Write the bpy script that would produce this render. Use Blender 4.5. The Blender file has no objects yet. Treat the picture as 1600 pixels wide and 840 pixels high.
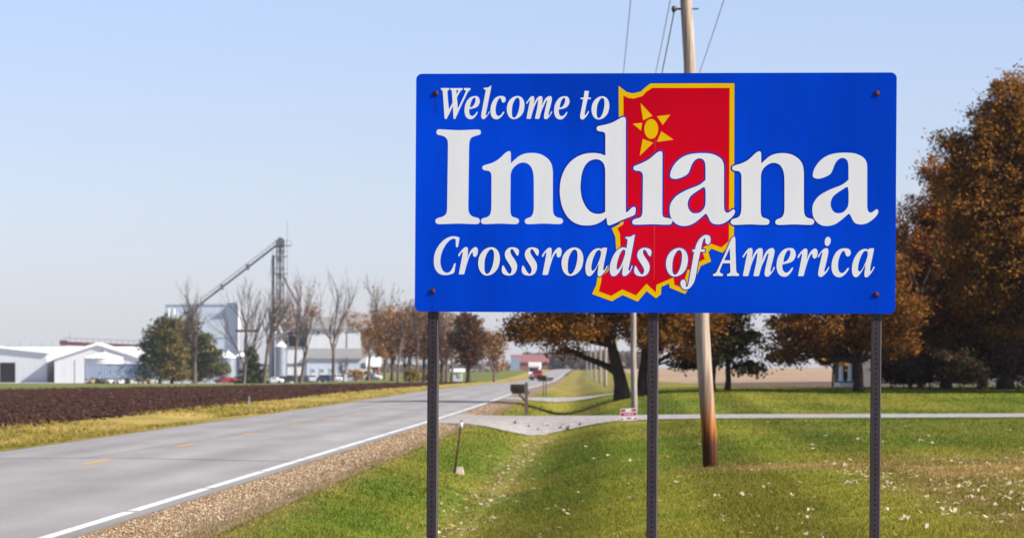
import bpy, math, random
import numpy as np
from mathutils import Vector, Matrix

# ------------------------------------------------------------------ camera, light, exposure
scene = bpy.context.scene
col = scene.collection
FPX, EYE, HORIZON = 5600.0, 1.6, 572.0        # focal length in photo pixels, eye height, horizon row

cam_data = bpy.data.cameras.new("camera")
cam = bpy.data.objects.new("camera", cam_data)
col.objects.link(cam)
cam.location = (0, 0, EYE)
cam.rotation_euler = (math.radians(90), 0, 0)
cam_data.sensor_width = 36.0
cam_data.lens = 36.0 * FPX / 1600.0
cam_data.shift_y = (HORIZON - 420.0) / 1600.0
cam_data.clip_start = 0.5
cam_data.clip_end = 20000
cam_data.dof.use_dof = True
cam_data.dof.focus_distance = 18.2
cam_data.dof.aperture_fstop = 10.0
scene.camera = cam

SUN_EL, SUN_AZ = 35.0, -17.0                    # elevation; azimuth from +X towards the back
world = bpy.data.worlds.new("World")
scene.world = world
world.use_nodes = True
wn = world.node_tree
wn.nodes.clear()
w_out = wn.nodes.new("ShaderNodeOutputWorld")
w_bg = wn.nodes.new("ShaderNodeBackground")
w_sky = wn.nodes.new("ShaderNodeTexSky")
w_sky.sky_type = 'NISHITA'
w_sky.sun_disc = False
w_sky.sun_elevation = math.radians(SUN_EL)
w_sky.sun_rotation = math.radians(90.0 - SUN_AZ)
w_sky.altitude = 200
w_sky.air_density = 1.0
w_sky.dust_density = 0.55
w_sky.ozone_density = 2.5
w_bg.inputs["Strength"].default_value = 0.066
w_wb = wn.nodes.new("ShaderNodeVectorMath")      # camera white balance of the whole sky
w_wb.operation = 'MULTIPLY'
w_wb.inputs[1].default_value = (0.915, 0.93, 1.18)
w_hs = wn.nodes.new("ShaderNodeHueSaturation")
w_hs.inputs["Saturation"].default_value = 0.74
wn.links.new(w_sky.outputs[0], w_hs.inputs["Color"])
wn.links.new(w_hs.outputs[0], w_wb.inputs[0])
wn.links.new(w_wb.outputs[0], w_bg.inputs["Color"])
wn.links.new(w_bg.outputs[0], w_out.inputs["Surface"])

sun_data = bpy.data.lights.new("sun", 'SUN')
sun_data.energy = 4.6
sun_data.angle = math.radians(0.53)
sun_data.color = (1.0, 0.93, 0.82)
sun = bpy.data.objects.new("sun", sun_data)
col.objects.link(sun)
_e, _a = math.radians(SUN_EL), math.radians(SUN_AZ)
to_sun = Vector((math.cos(_e) * math.cos(_a), math.cos(_e) * math.sin(_a), math.sin(_e)))
sun.rotation_euler = to_sun.to_track_quat('Z', 'Y').to_euler()
sun.location = (40, 0, 60)

vs = scene.view_settings
vs.view_transform = 'Standard'
vs.look = 'None'
vs.exposure = 1.12
vs.gamma = 1.0
vs.use_curve_mapping = False

# ------------------------------------------------------------------ helpers
rng = np.random.default_rng(7)
random.seed(7)


def lin(r, g, b, k=1.0):
    f = lambda c: (c / 255 / 12.92 if c / 255 <= 0.04045 else ((c / 255 + 0.055) / 1.055) ** 2.4) * k
    return (f(r), f(g), f(b), 1.0)


def mat(name, c1, c2=None, scale=5.0, rough=0.85, bump=0.0, bscale=None, metal=0.0, spec=0.3, stretch=None, detail=5.0):
    m = bpy.data.materials.new(name)
    m.use_nodes = True
    nt = m.node_tree
    b = nt.nodes["Principled BSDF"]
    b.inputs["Roughness"].default_value = rough
    b.inputs["Metallic"].default_value = metal
    b.inputs["Specular IOR Level"].default_value = spec
    if c2 is None:
        c2 = tuple(v * 0.78 for v in c1[:3]) + (1.0,)
    tc = nt.nodes.new("ShaderNodeTexCoord")
    mp = nt.nodes.new("ShaderNodeMapping")
    if stretch:
        mp.inputs["Scale"].default_value = stretch
    nt.links.new(tc.outputs["Object"], mp.inputs["Vector"])
    nz = nt.nodes.new("ShaderNodeTexNoise")
    nz.inputs["Scale"].default_value = scale
    nz.inputs["Detail"].default_value = detail
    nz.inputs["Roughness"].default_value = 0.65
    nt.links.new(mp.outputs[0], nz.inputs["Vector"])
    rp = nt.nodes.new("ShaderNodeValToRGB")
    rp.color_ramp.elements[0].position = 0.33
    rp.color_ramp.elements[1].position = 0.68
    rp.color_ramp.elements[0].color = c2
    rp.color_ramp.elements[1].color = c1
    nt.links.new(nz.outputs["Fac"], rp.inputs["Fac"])
    nt.links.new(rp.outputs["Color"], b.inputs["Base Color"])
    if bump:
        nb = nt.nodes.new("ShaderNodeTexNoise")
        nb.inputs["Scale"].default_value = bscale or scale * 4
        nb.inputs["Detail"].default_value = 4
        nt.links.new(mp.outputs[0], nb.inputs["Vector"])
        bp = nt.nodes.new("ShaderNodeBump")
        bp.inputs["Strength"].default_value = bump
        bp.inputs["Distance"].default_value = 0.02
        nt.links.new(nb.outputs["Fac"], bp.inputs["Height"])
        nt.links.new(bp.outputs[0], b.inputs["Normal"])
    return m


def tint_mat(name, rough=0.9, noise_scale=9.0, amount=0.35, translucent=0.0, stretch=None, bump=0.0):
    """colour from the mesh attribute 'tint', broken up by fine procedural noise"""
    m = bpy.data.materials.new(name)
    m.use_nodes = True
    nt = m.node_tree
    b = nt.nodes["Principled BSDF"]
    b.inputs["Roughness"].default_value = rough
    b.inputs["Specular IOR Level"].default_value = 0.04
    at_ = nt.nodes.new("ShaderNodeAttribute")
    at_.attribute_name = "tint"
    tc = nt.nodes.new("ShaderNodeTexCoord")
    mp = nt.nodes.new("ShaderNodeMapping")
    if stretch:
        mp.inputs["Scale"].default_value = stretch
    nt.links.new(tc.outputs["Object"], mp.inputs["Vector"])
    nz = nt.nodes.new("ShaderNodeTexNoise")
    nz.inputs["Scale"].default_value = noise_scale
    nz.inputs["Detail"].default_value = 8
    nz.inputs["Roughness"].default_value = 0.7
    nt.links.new(mp.outputs[0], nz.inputs["Vector"])
    mr = nt.nodes.new("ShaderNodeMapRange")
    mr.inputs["From Min"].default_value = 0.3
    mr.inputs["From Max"].default_value = 0.7
    mr.inputs["To Min"].default_value = 1 - amount
    mr.inputs["To Max"].default_value = 1 + amount
    nt.links.new(nz.outputs["Fac"], mr.inputs["Value"])
    mx = nt.nodes.new("ShaderNodeVectorMath")
    mx.operation = 'SCALE'
    nt.links.new(at_.outputs["Color"], mx.inputs[0])
    nt.links.new(mr.outputs[0], mx.inputs["Scale"])
    nt.links.new(mx.outputs[0], b.inputs["Base Color"])
    if bump:
        bp = nt.nodes.new("ShaderNodeBump")
        bp.inputs["Strength"].default_value = bump
        bp.inputs["Distance"].default_value = 0.03
        nt.links.new(nz.outputs["Fac"], bp.inputs["Height"])
        nt.links.new(bp.outputs[0], b.inputs["Normal"])
    if translucent:
        tr = nt.nodes.new("ShaderNodeBsdfTranslucent")
        nt.links.new(mx.outputs[0], tr.inputs["Color"])
        ms = nt.nodes.new("ShaderNodeMixShader")
        ms.inputs[0].default_value = translucent
        nt.links.new(b.outputs[0], ms.inputs[1])
        nt.links.new(tr.outputs[0], ms.inputs[2])
        nt.links.new(ms.outputs[0], nt.nodes["Material Output"].inputs["Surface"])
    return m


def link(name, mesh, parent=None, m=None, loc=None, rz=None):
    o = bpy.data.objects.new(name, mesh)
    col.objects.link(o)
    if m is not None and mesh is not None and not mesh.materials:
        mesh.materials.append(m)
    if parent is not None:
        o.parent = parent
    if loc is not None:
        o.location = loc
    if rz is not None:
        o.rotation_euler = (0, 0, rz)
    return o


def tag(o, label, cat, group=None):
    o["label"] = label
    o["category"] = cat
    if group:
        o["group"] = group
    return o


def thing(name, label, cat, loc=(0, 0, 0), rz=0.0, group=None):
    o = link(name, None, loc=loc, rz=rz)
    o.empty_display_size = 0.3
    return tag(o, label, cat, group)


def np_mesh(name, V, F, tint=None, smooth=False):
    """V (n,3), F (m,k) all faces with k corners; tint (m,3) or (n,3) linear colours"""
    V = np.asarray(V, dtype=np.float32)
    F = np.asarray(F, dtype=np.int32)
    me = bpy.data.meshes.new(name)
    me.vertices.add(len(V))
    me.vertices.foreach_set("co", V.ravel())
    k = F.shape[1]
    me.loops.add(F.size)
    me.loops.foreach_set("vertex_index", F.ravel())
    me.polygons.add(len(F))
    me.polygons.foreach_set("loop_start", np.arange(0, F.size, k, dtype=np.int32))
    me.polygons.foreach_set("loop_total", np.full(len(F), k, dtype=np.int32))
    if smooth:
        me.polygons.foreach_set("use_smooth", np.ones(len(F), dtype=bool))
    if tint is not None:
        tint = np.asarray(tint, dtype=np.float32)
        dom = 'FACE' if len(tint) == len(F) else 'POINT'
        a = me.attributes.new("tint", 'FLOAT_COLOR', dom)
        a.data.foreach_set("color", np.c_[tint, np.ones(len(tint), dtype=np.float32)].astype(np.float32).ravel())
    me.update(calc_edges=True)
    return me


class MB:
    """collects shapes into one mesh"""
    def __init__(s):
        s.v, s.f = [], []

    def add(s, vs_, fs):
        n = len(s.v)
        s.v += [tuple(p) for p in vs_]
        s.f += [tuple(i + n for i in f) for f in fs]
        return s

    def box(s, x0, x1, y0, y1, z0, z1):
        return s.add([(x0, y0, z0), (x1, y0, z0), (x1, y1, z0), (x0, y1, z0), (x0, y0, z1), (x1, y0, z1), (x1, y1, z1), (x0, y1, z1)],
                     [(0, 3, 2, 1), (4, 5, 6, 7), (0, 1, 5, 4), (1, 2, 6, 5), (2, 3, 7, 6), (3, 0, 4, 7)])

    def prism(s, prof, a0, a1, axis='y'):
        """polygon prof of (p,q) extruded along axis; y: (x,z), x: (y,z), z: (x,y)"""
        n = len(prof)
        mk = {'y': lambda p, a: (p[0], a, p[1]), 'x': lambda p, a: (a, p[0], p[1]), 'z': lambda p, a: (p[0], p[1], a)}[axis]
        vs_ = [mk(p, a0) for p in prof] + [mk(p, a1) for p in prof]
        fs = [tuple(range(n)), tuple(range(2 * n - 1, n - 1, -1))]
        for i in range(n):
            j = (i + 1) % n
            fs.append((i, i + n, j + n, j))
        return s.add(vs_, fs)

    def tube(s, pts, radii, sides=8, caps=True):
        pts = [Vector(p) for p in pts]
        if not hasattr(radii, '__len__'):
            radii = [radii] * len(pts)
        vs_, fs = [], []
        for i, p in enumerate(pts):
            d = (pts[min(i + 1, len(pts) - 1)] - pts[max(i - 1, 0)])
            d = d.normalized() if d.length > 1e-9 else Vector((0, 0, 1))
            ref = Vector((1, 0, 0)) if abs(d.x) < 0.8 else Vector((0, 1, 0))
            a = d.cross(ref).normalized()
            b = d.cross(a)
            for k in range(sides):
                t = 2 * math.pi * k / sides
                vs_.append(p + (a * math.cos(t) + b * math.sin(t)) * radii[i])
        for i in range(len(pts) - 1):
            for k in range(sides):
                k2 = (k + 1) % sides
                fs.append((i * sides + k, i * sides + k2, (i + 1) * sides + k2, (i + 1) * sides + k))
        if caps:
            fs.append(tuple(range(sides - 1, -1, -1)))
            fs.append(tuple(range((len(pts) - 1) * sides, len(pts) * sides)))
        return s.add(vs_, fs)

    def lathe(s, prof, cx=0, cy=0, sides=20):
        vs_, fs = [], []
        for r, z in prof:
            for k in range(sides):
                t = 2 * math.pi * k / sides
                vs_.append((cx + r * math.cos(t), cy + r * math.sin(t), z))
        for i in range(len(prof) - 1):
            for k in range(sides):
                k2 = (k + 1) % sides
                fs.append((i * sides + k, i * sides + k2, (i + 1) * sides + k2, (i + 1) * sides + k))
        fs.append(tuple(range(sides - 1, -1, -1)))
        fs.append(tuple(range((len(prof) - 1) * sides, len(prof) * sides)))
        return s.add(vs_, fs)

    def mesh(s, name, smooth=False):
        me = bpy.data.meshes.new(name)
        me.from_pydata(s.v, [], s.f)
        if smooth:
            for p in me.polygons:
                p.use_smooth = True
        me.update()
        return me

    def build(s, name, m, parent=None, loc=None, rz=None, smooth=False):
        return link(name, s.mesh(name, smooth), parent, m, loc, rz)


def copy_tree(o, parent=None):
    c = o.copy()
    col.objects.link(c)
    c.parent = parent
    for ch in list(o.children):
        copy_tree(ch, c)
    return c


def smoothstep(a, b, x):
    t = np.clip((np.asarray(x, float) - a) / (b - a), 0, 1)
    return t * t * (3 - 2 * t)


def vnoise(x, y, seed=0):
    """smooth value noise in 0..1"""
    x = np.asarray(x, float)
    y = np.asarray(y, float)
    xi, yi = np.floor(x), np.floor(y)
    fx, fy = x - xi, y - yi
    fx, fy = fx * fx * (3 - 2 * fx), fy * fy * (3 - 2 * fy)

    def h(a, b):
        v = np.sin(a * 127.1 + b * 311.7 + seed * 74.7) * 43758.5453
        return v - np.floor(v)
    return (h(xi, yi) * (1 - fx) + h(xi + 1, yi) * fx) * (1 - fy) + (h(xi, yi + 1) * (1 - fx) + h(xi + 1, yi + 1) * fx) * fy


def fbm(x, y, seed=0, octaves=4):
    v, a, t = 0.0, 0.5, 0.0
    for k in range(octaves):
        v = v + a * vnoise(x * 2 ** k, y * 2 ** k, seed + k)
        t += a
        a *= 0.5
    return v / t


def at(px, py, d):
    """world point at distance d along the sight line through a photo pixel (for laying things out)"""
    return ((px - 800) / FPX * d, d, EYE + (HORIZON - py) / FPX * d)


# ------------------------------------------------------------------ lie of the land
_gy = np.arange(-100, 7001, 5.0)
_xl = np.interp(_gy, [-100, 0, 33, 61, 102, 145, 195, 300, 400, 522, 600, 900, 1300, 7000],
                [-8.04, -5.28, -4.36, -3.70, -2.47, -1.42, -0.35, 1.75, 3.65, 5.6, 6.9, 13.2, 21.5, 140])
_zr = np.interp(_gy, [-100, 250, 400, 600, 750, 900, 1300, 2000, 7000], [0, 0, -0.35, -0.9, -0.75, -0.15, 0.5, 0.3, 0])
_pad = np.ones(13) / 13
_xl[8:-8] = np.convolve(_xl, _pad, 'same')[8:-8]
_zr[8:-8] = np.convolve(_zr, _pad, 'same')[8:-8]
ROAD_L, ROAD_R = -6.25, 0.28
DRIVES = ((112.0, 3.7), (181.0, 2.5))


def XL(y):
    return np.interp(y, _gy, _xl)


def ZR(y):
    return np.interp(y, _gy, _zr)


def drive_y(i, u):
    """centre line of a driveway"""
    return DRIVES[i][0] - (0.0 if i else 2.5) * smoothstep(0, 18, u) + (0.09 if i == 0 else 0) * np.clip(u - 18, 0, 80)


def ground_z(x, y):
    x = np.asarray(x, float)
    y = np.asarray(y, float)
    u = x - XL(y)
    zr = ZR(y)
    crown = 0.03 - 0.012 * np.abs(u + 3.0)
    deep = 1 - 0.6 * smoothstep(230, 420, y)
    ditch = np.interp(u, [0.28, 1.4, 2.2, 2.9, 3.4, 4.2, 5.4, 7.0, 10, 25, 60, 300], [0, -0.08, -0.28, -0.52, -0.57, -0.44, -0.15, -0.02, 0.05, 0.13, 0.15, 0.0])
    ditch = np.where(ditch < 0, ditch * deep, ditch)
    bank = np.interp(u, [0.28, 10, 25, 60, 300], [0, 0.05, 0.13, 0.15, 0.0])
    fill = np.zeros_like(u)
    for i, (yd, hw) in enumerate(DRIVES):
        fill = np.maximum(fill, np.exp(-(np.abs(y - drive_y(i, u)) / (hw + 1.2 + 2.5 * np.exp(-np.clip(u, 0, None) / 2.5))) ** 6))
    right = ditch * (1 - fill) + bank * fill
    right = right + 0.46 * smoothstep(108, 162, y) * (1 - smoothstep(175, 262, y)) * smoothstep(3.5, 8.5, u)
    right = right + zr * (1 - smoothstep(10, 60, u))
    w = smoothstep(11, 70, -u)
    zl = -2.5 * np.clip((y - 120) / 780, 0, 1)
    left = np.interp(-u + ROAD_L, [0, 0.6, 1.8, 3.2, 4.5], [0, -0.03, -0.12, -0.05, -0.02]) + zr * (1 - w) + zl * w
    return np.where(u > ROAD_R, right - 0.013, np.where(u < ROAD_L, left - 0.013, zr + crown))


def gz(x, y):
    return float(ground_z(np.array([x]), np.array([y]))[0])


def structure(o):
    o["kind"] = "structure"
    return o


def stuff(o, label=None, cat=None):
    o["kind"] = "stuff"
    if label:
        tag(o, label, cat)
    return o


def sheet(name, us, ys, m, zoff=0.0, tintf=None, parent=None, rough=None, world_x=False, ymap=None, drop=None):
    us, ys = np.asarray(us, float), np.asarray(ys, float)
    U, Y = np.meshgrid(us, ys)
    if ymap is not None:
        Y = ymap(U, Y)
    X = U if world_x else XL(Y) + U
    Z = ground_z(X, Y) + zoff
    if rough is not None:
        Z = Z + rough(X, Y)
    if drop is not None:
        Z = Z + drop(X, Y)
    nu, ny = len(us), len(ys)
    i = np.arange(nu * ny).reshape(ny, nu)
    F = np.stack([i[:-1, :-1], i[:-1, 1:], i[1:, 1:], i[1:, :-1]], -1).reshape(-1, 4)
    tint = tintf(X.ravel(), Y.ravel()) if tintf else None
    me = np_mesh(name, np.stack([X, Y, Z], -1).reshape(-1, 3), F, tint, smooth=True)
    return link(name, me, parent, m)

# outlines of the sign's print in millimetres from the middle of the panel; '!' marks a sharp corner
SIGN_ART = {
    'I': [
        "16.3,484.0 116.5,479.2 216.4,482.4 228.5,478.5 231.2,467.9 226.6,458.0 213.3,452.7 193.3,446.7 180.1,437.5 173.5,421.0 171.1,391.2! 169.1,87.0! 171.2,67.1 178.0,50.6 192.7,38.7 216.1,32.8 226.1,26.2 228.8,15.6 224.9,5.0 212.9,0.4 116.3,2.8 16.1,0.0 4.7,4.6 0.0,15.2 3.9,25.8 15.9,31.8 35.9,37.8 51.2,48.4 58.5,63.6 60.3,86.8! 62.3,391.3! 61.5,417.7 56.7,434.3 44.6,446.2 26.5,452.8 9.8,456.2 3.1,464.1 3.0,474.0 7.0,481.3",
    ],
    'n': [
        "138.1,371.5 146.7,371.5 151.4,362.9 152.2,344.4! 152.5,310.1! 172.9,329.2 196.1,347.7 225.9,359.6 262.4,362.9 295.6,358.9 325.6,345.7 348.9,325.9 362.3,301.5 367.9,268.5! 369.1,87.1! 371.2,60.7 378.6,44.2 391.9,35.7 410.5,31.1 419.9,23.2 421.3,13.3 416.0,4.7 400.8,0.8 324.5,3.2 244.9,0.4 231.6,3.1 225.5,13.0 228.8,24.2 239.4,30.8 255.9,37.4 265.8,50.7 270.3,67.2 271.5,93.6! 270.6,225.6! 267.7,258.6 259.6,285.0 244.2,304.8 219.6,314.0 196.3,310.1 173.2,294.9 158.0,275.0 151.5,251.9! 151.3,80.2! 152.8,57.1 159.5,40.6 176.9,33.3 191.5,27.4 196.3,15.5 191.7,5.0 178.4,0.3 98.6,2.8 18.7,0.0 5.4,3.9 0.0,13.8 3.9,25.1 15.2,31.1 37.1,38.4 48.4,52.3 52.9,73.4 54.0,99.9! 53.1,245.3! 50.3,259.8 40.9,270.4 23.6,273.7 10.3,277.6 5.5,288.2 10.1,296.8 23.4,302.8 50.0,310.0 79.9,324.6 103.0,343.1 122.9,362.2",
    ],
    'D': [
        "324.4,550.8 331.9,547.1 334.9,536.1 335.0,510.3! 337.9,76.2! 339.4,68.8 344.6,68.8 357.1,79.9 371.7,93.2 382.8,94.6 388.0,85.8 387.4,68.9 385.2,57.9 375.7,50.5 353.6,41.6 316.8,26.9 280.0,9.9 254.2,1.0 245.3,5.4 242.3,20.8 239.2,40.7! 224.5,28.2 202.4,13.4 172.9,3.0 139.6,0.0 102.6,3.6 65.5,20.5 35.7,49.9 13.2,94.1 2.5,142.0 0.0,178.9 4.8,230.5 23.0,282.1 52.4,322.7 89.2,349.9 129.8,364.7 170.5,368.3 203.8,364.7 231.9,355.1! 231.3,455.2! 229.0,467.7 221.5,475.1 203.1,478.1 190.5,482.5 186.0,492.1 189.6,501.6 202.9,506.8 232.4,512.6 265.6,522.9 295.0,538.3 313.4,548.6",
        "183.3,336.7 207.7,330.0 224.1,313.1 231.7,285.9! 233.1,70.1! 220.6,62.8 198.4,59.0 172.5,62.7 150.2,75.9 127.8,105.3 112.8,142.2 105.9,186.4 107.1,223.2 113.5,267.4 128.8,304.3 152.3,327.8",
    ],
    'J': [
        "139.4,372.3 147.0,371.2 150.8,364.7 152.0,352.3! 152.8,62.6! 154.5,49.0 158.9,39.8 172.5,35.5 191.5,31.8 202.4,25.8 204.6,16.6 199.8,5.8 189.0,0.3 104.9,1.8 15.3,0.0 2.8,3.8 0.0,12.4 4.3,23.3 15.1,29.8 34.1,34.2 44.9,40.7 50.3,54.3 52.3,73.2! 53.4,241.2! 51.7,254.8 46.2,265.6 35.2,272.1 16.2,274.2 6.4,279.1 4.2,288.9 9.5,297.0 24.2,303.5 54.0,316.0 83.7,332.2 105.3,349.6 124.2,365.8",
    ],
    'a': [
        "1.0,257.5 5.1,279.0 16.8,303.3 38.1,330.2 67.5,351.8 102.3,364.2 139.8,369.0 177.4,369.5 209.5,366.3 239.1,355.5 260.6,339.9 271.4,319.5 274.3,297.9! 275.5,101.6! 277.8,82.7 284.8,70.9 295.6,68.2 307.8,74.7 318.5,83.3 326.5,84.4 331.4,77.4 329.3,64.0 318.7,47.8 300.1,30.6 278.8,16.6 257.4,9.5 236.0,9.0 217.2,14.3 205.3,27.2 196.6,44.9 189.0,58.4 183.1,62.7! 171.4,53.0 150.1,34.1 123.4,14.1 96.6,3.3 69.8,0.0 42.9,5.9 21.3,21.5 5.0,47.3 0.0,76.9 2.0,103.9 12.6,128.1 33.9,152.4 66.0,172.9 103.4,190.2 140.9,204.8 162.3,217.2 180.9,234.4! 180.5,297.9! 177.7,319.5 169.5,335.6 153.4,343.1 137.3,340.5 121.3,327.5 109.1,306.0 101.2,284.4 92.2,265.6 76.2,253.7 49.4,242.4 28.0,238.6 9.1,242.4 2.1,249.4",
        "174.2,197.3 179.6,187.6 181.9,168.7! 182.2,123.0! 179.1,101.4 168.5,82.6 152.5,69.1 131.1,64.7 112.3,69.0 98.8,84.1 91.6,106.7 94.2,128.2 104.8,149.8 125.0,167.1 151.7,184.8",
    ],
    'W': [
        "1.4,158.8! 43.2,158.7! 43.2,151.3 37.2,146.5 34.8,140.5 35.5,118.6 42.8,49.7! 61.0,83.2! 57.0,141.8 53.7,148.6 48.2,151.3 49.5,158.1! 112.7,158.0! 112.2,150.6 105.9,146.6 99.1,139.0 89.6,122.6 83.6,110.4! 88.7,53.1! 129.3,141.6 127.9,146.2 121.0,148.4 119.9,156.6! 120.9,158.5! 152.5,158.4! 152.6,150.5 147.1,145.7 140.3,138.9 133.5,125.3 109.1,74.9 76.6,4.1 72.5,0.0 68.4,1.4 66.4,6.8 63.0,66.8! 32.6,4.1 27.2,0.1 22.5,2.0 20.5,8.3 15.7,69.6 11.2,129.6 9.7,141.9 6.9,147.3 0.9,152.0 0.0,156.4",
        "80.3,148.5! 91.1,146.9! 88.9,140.3 81.9,125.4!",
    ],
    'e': [
        "58.0,118.2 67.1,116.3 74.5,108.1 78.5,94.4 77.5,83.5 72.9,72.7 64.7,63.1 53.7,57.7 38.7,53.7 24.4,50.4! 23.9,40.1 26.5,27.8 32.0,19.6 38.9,16.9 45.8,18.2 54.0,25.0 60.8,34.0 64.9,38.1 67.9,37.3 66.8,31.8 59.5,18.2 50.0,7.3 40.4,1.1 29.4,0.0 17.0,4.1 7.3,14.2 1.8,29.2 0.0,45.5 1.8,64.6 6.9,82.3 16.4,98.6 28.7,110.9 42.4,116.8",
        "52.6,109.5 56.2,105.4 56.8,97.2 53.6,83.6 46.8,71.3 38.6,63.2 28.2,59.7! 29.8,72.7 34.3,89.1 41.1,102.7 47.1,108.7",
    ],
    'l': [
        "50.6,170.9 50.1,162.2 46.7,141.8 40.0,107.8 26.8,39.7 23.6,23.4 25.5,18.5 29.6,19.3 35.1,27.5 39.1,37.0 42.1,39.2 42.7,35.6 37.8,26.1 28.3,12.5 20.1,3.8 11.9,0.0 5.1,2.2 0.9,9.8 0.0,19.4 2.6,37.1 22.0,141.9 22.7,148.1 20.5,150.8 14.5,151.9 12.3,156.3 15.0,160.1 24.6,160.6 36.9,162.8 45.1,168.2 48.4,171.5",
    ],
    'c': [
        "59.6,118.4 70.6,115.6 76.9,108.0 78.1,98.5 75.4,90.3 68.0,85.1 61.7,86.2 57.9,91.7 55.1,99.9 50.1,108.0 46.0,107.5 39.2,98.5 32.4,83.6 27.9,64.5 26.3,48.2 27.8,33.2 32.0,22.3 39.7,16.9 47.9,18.2 56.1,25.0 64.2,35.9 68.3,38.6 71.4,36.7 68.4,29.1 58.9,15.5 46.6,4.6 35.7,0.0 23.4,0.6 12.4,6.8 4.0,19.6 0.4,34.6 0.0,51.0 3.2,70.0 10.4,89.1 21.3,105.4 34.9,114.9 47.3,118.1",
    ],
    'o': [
        "53.1,118.0 68.3,114.9 80.1,105.6 87.7,90.4 90.7,71.7 88.7,50.8 82.9,32.1 71.3,15.8 57.3,5.3 40.9,0.0 26.8,1.4 13.9,10.1 4.4,26.4 0.0,47.4 1.3,67.2 7.5,85.9 19.1,102.2 35.5,113.8",
        "54.8,109.1 61.4,105.6 65.4,95.1 65.8,74.1 62.9,53.1 57.1,32.2 49.0,15.8 42.0,8.9 36.2,7.0 30.3,11.2 26.7,22.9 26.1,36.9 27.6,62.5 32.2,81.2 40.3,97.5 48.4,107.2",
    ],
    'm': [
        "32.3,118.0 38.2,116.1 40.8,110.8 41.2,98.0 38.5,74.7! 46.6,93.3 55.9,108.4 66.3,116.5 73.4,117.9 80.4,115.6 83.0,108.4 82.9,93.2 80.7,65.3! 88.8,88.5 100.4,107.2 112.0,116.0 120.2,117.8 127.3,116.0 131.3,109.4 130.9,95.5 126.4,74.5 119.5,46.6 115.4,27.9 115.5,21.4 118.5,20.5 123.2,26.8 127.8,37.2 130.8,40.7 133.1,39.1 131.3,32.6 123.2,18.6 113.9,7.0 106.9,1.2 101.1,0.0 95.2,2.3 91.6,9.3 92.0,21.0 97.2,48.9 106.4,88.5 107.0,97.8! 100.5,90.9 91.3,69.9 79.7,44.3 72.8,21.0 68.7,5.9 65.5,2.4 48.3,2.4! 45.5,4.7! 49.4,23.4 56.2,56.0 60.7,88.6 61.1,99.1! 55.9,93.3 46.7,74.6 37.5,51.4 29.5,23.4 24.9,5.9 22.6,2.4 3.8,2.5! 2.1,4.8! 6.0,25.8 12.8,63.1 18.5,91.0 18.4,96.8 16.1,96.1 11.4,89.9 5.6,80.5 2.6,78.9 0.0,80.6 2.1,86.4 11.4,100.3 21.8,113.1 27.7,117.1",
    ],
    't': [
        "21.5,143.0! 24.3,146.0! 43.9,145.4! 39.7,111.2! 54.5,111.2! 52.9,103.6! 37.6,103.1! 30.7,73.8 24.9,41.2 22.9,25.0 25.6,21.7 30.5,26.3 38.6,38.5 42.6,43.4 44.3,38.5 40.0,29.0 29.2,12.7 18.4,1.9 11.6,0.0 4.8,1.9 0.6,10.1 0.0,19.6 4.5,44.0 11.1,79.3 15.3,103.1! 1.4,103.7! 2.7,110.8! 17.4,111.3!",
    ],
    'C': [
        "105.4,198.0 121.2,195.8 130.6,191.8 130.7,180.9 127.7,162.2 124.6,148.2 122.1,142.9 115.9,142.9 113.9,149.7 112.9,165.3 111.8,180.9 108.7,184.9 99.2,186.1 83.6,179.2 66.4,162.1 52.4,140.2 41.6,115.3 35.4,90.3 34.0,68.5 36.3,49.8 42.1,32.7 51.6,18.7 64.2,12.5 75.2,13.2 86.2,20.4 95.5,34.4 101.7,48.4 106.4,59.4 111.1,60.9 112.7,55.6 110.2,40.7 108.2,23.5 104.1,12.6 94.1,6.4 75.3,1.6 56.5,0.0 37.6,3.0 21.8,12.3 9.1,29.4 2.1,49.7 0.0,74.6 2.4,99.6 10.1,124.5 24.0,149.5 44.3,172.9 67.8,189.5 89.7,197.3",
    ],
    'r': [
        "39.9,139.6 47.2,136.5 49.4,128.8 48.9,108.5 45.9,82.0! 53.7,102.3 66.1,124.1 80.1,137.2 89.5,139.8 97.4,134.2 100.9,122.7 99.1,107.1 94.5,94.6 86.1,89.6 78.8,92.4 75.6,100.8 74.6,110.1 71.5,112.6 66.2,107.0 56.9,89.9 47.6,61.8 38.4,30.6 32.3,5.7 28.3,0.1! 4.7,0.0! 3.8,4.0! 8.6,30.5 16.2,71.0 22.2,108.4 20.6,114.7 16.9,112.2 9.7,99.1 5.1,92.5 0.7,92.8 0.0,97.5 6.5,110.0 19.0,125.6 33.0,138.1",
    ],
    's': [
        "53.2,144.8 68.4,142.8 81.2,137.3 87.6,128.9 88.1,120.1 85.9,108.7 83.4,102.4 79.4,101.9 73.7,107.4 66.0,120.0 57.1,132.7 50.7,135.2 45.6,131.4 44.4,121.2 47.0,111.2 54.7,98.5 66.3,82.2 75.3,65.8 79.2,49.4 77.3,31.7 69.3,14.0 56.6,3.8 40.1,0.0 23.6,1.7 9.6,7.5 1.9,17.5 0.0,31.4 1.0,41.5 4.2,50.4 8.0,51.7 11.8,47.9 19.6,34.0 28.6,18.9 37.5,10.1 43.9,10.1 48.9,17.7 51.4,29.1 49.3,39.2 43.6,50.5 33.3,66.9 21.8,84.6 15.8,102.2 16.0,113.6 21.5,128.8 32.9,139.4 43.0,143.5",
    ],
    '@': [
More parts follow.
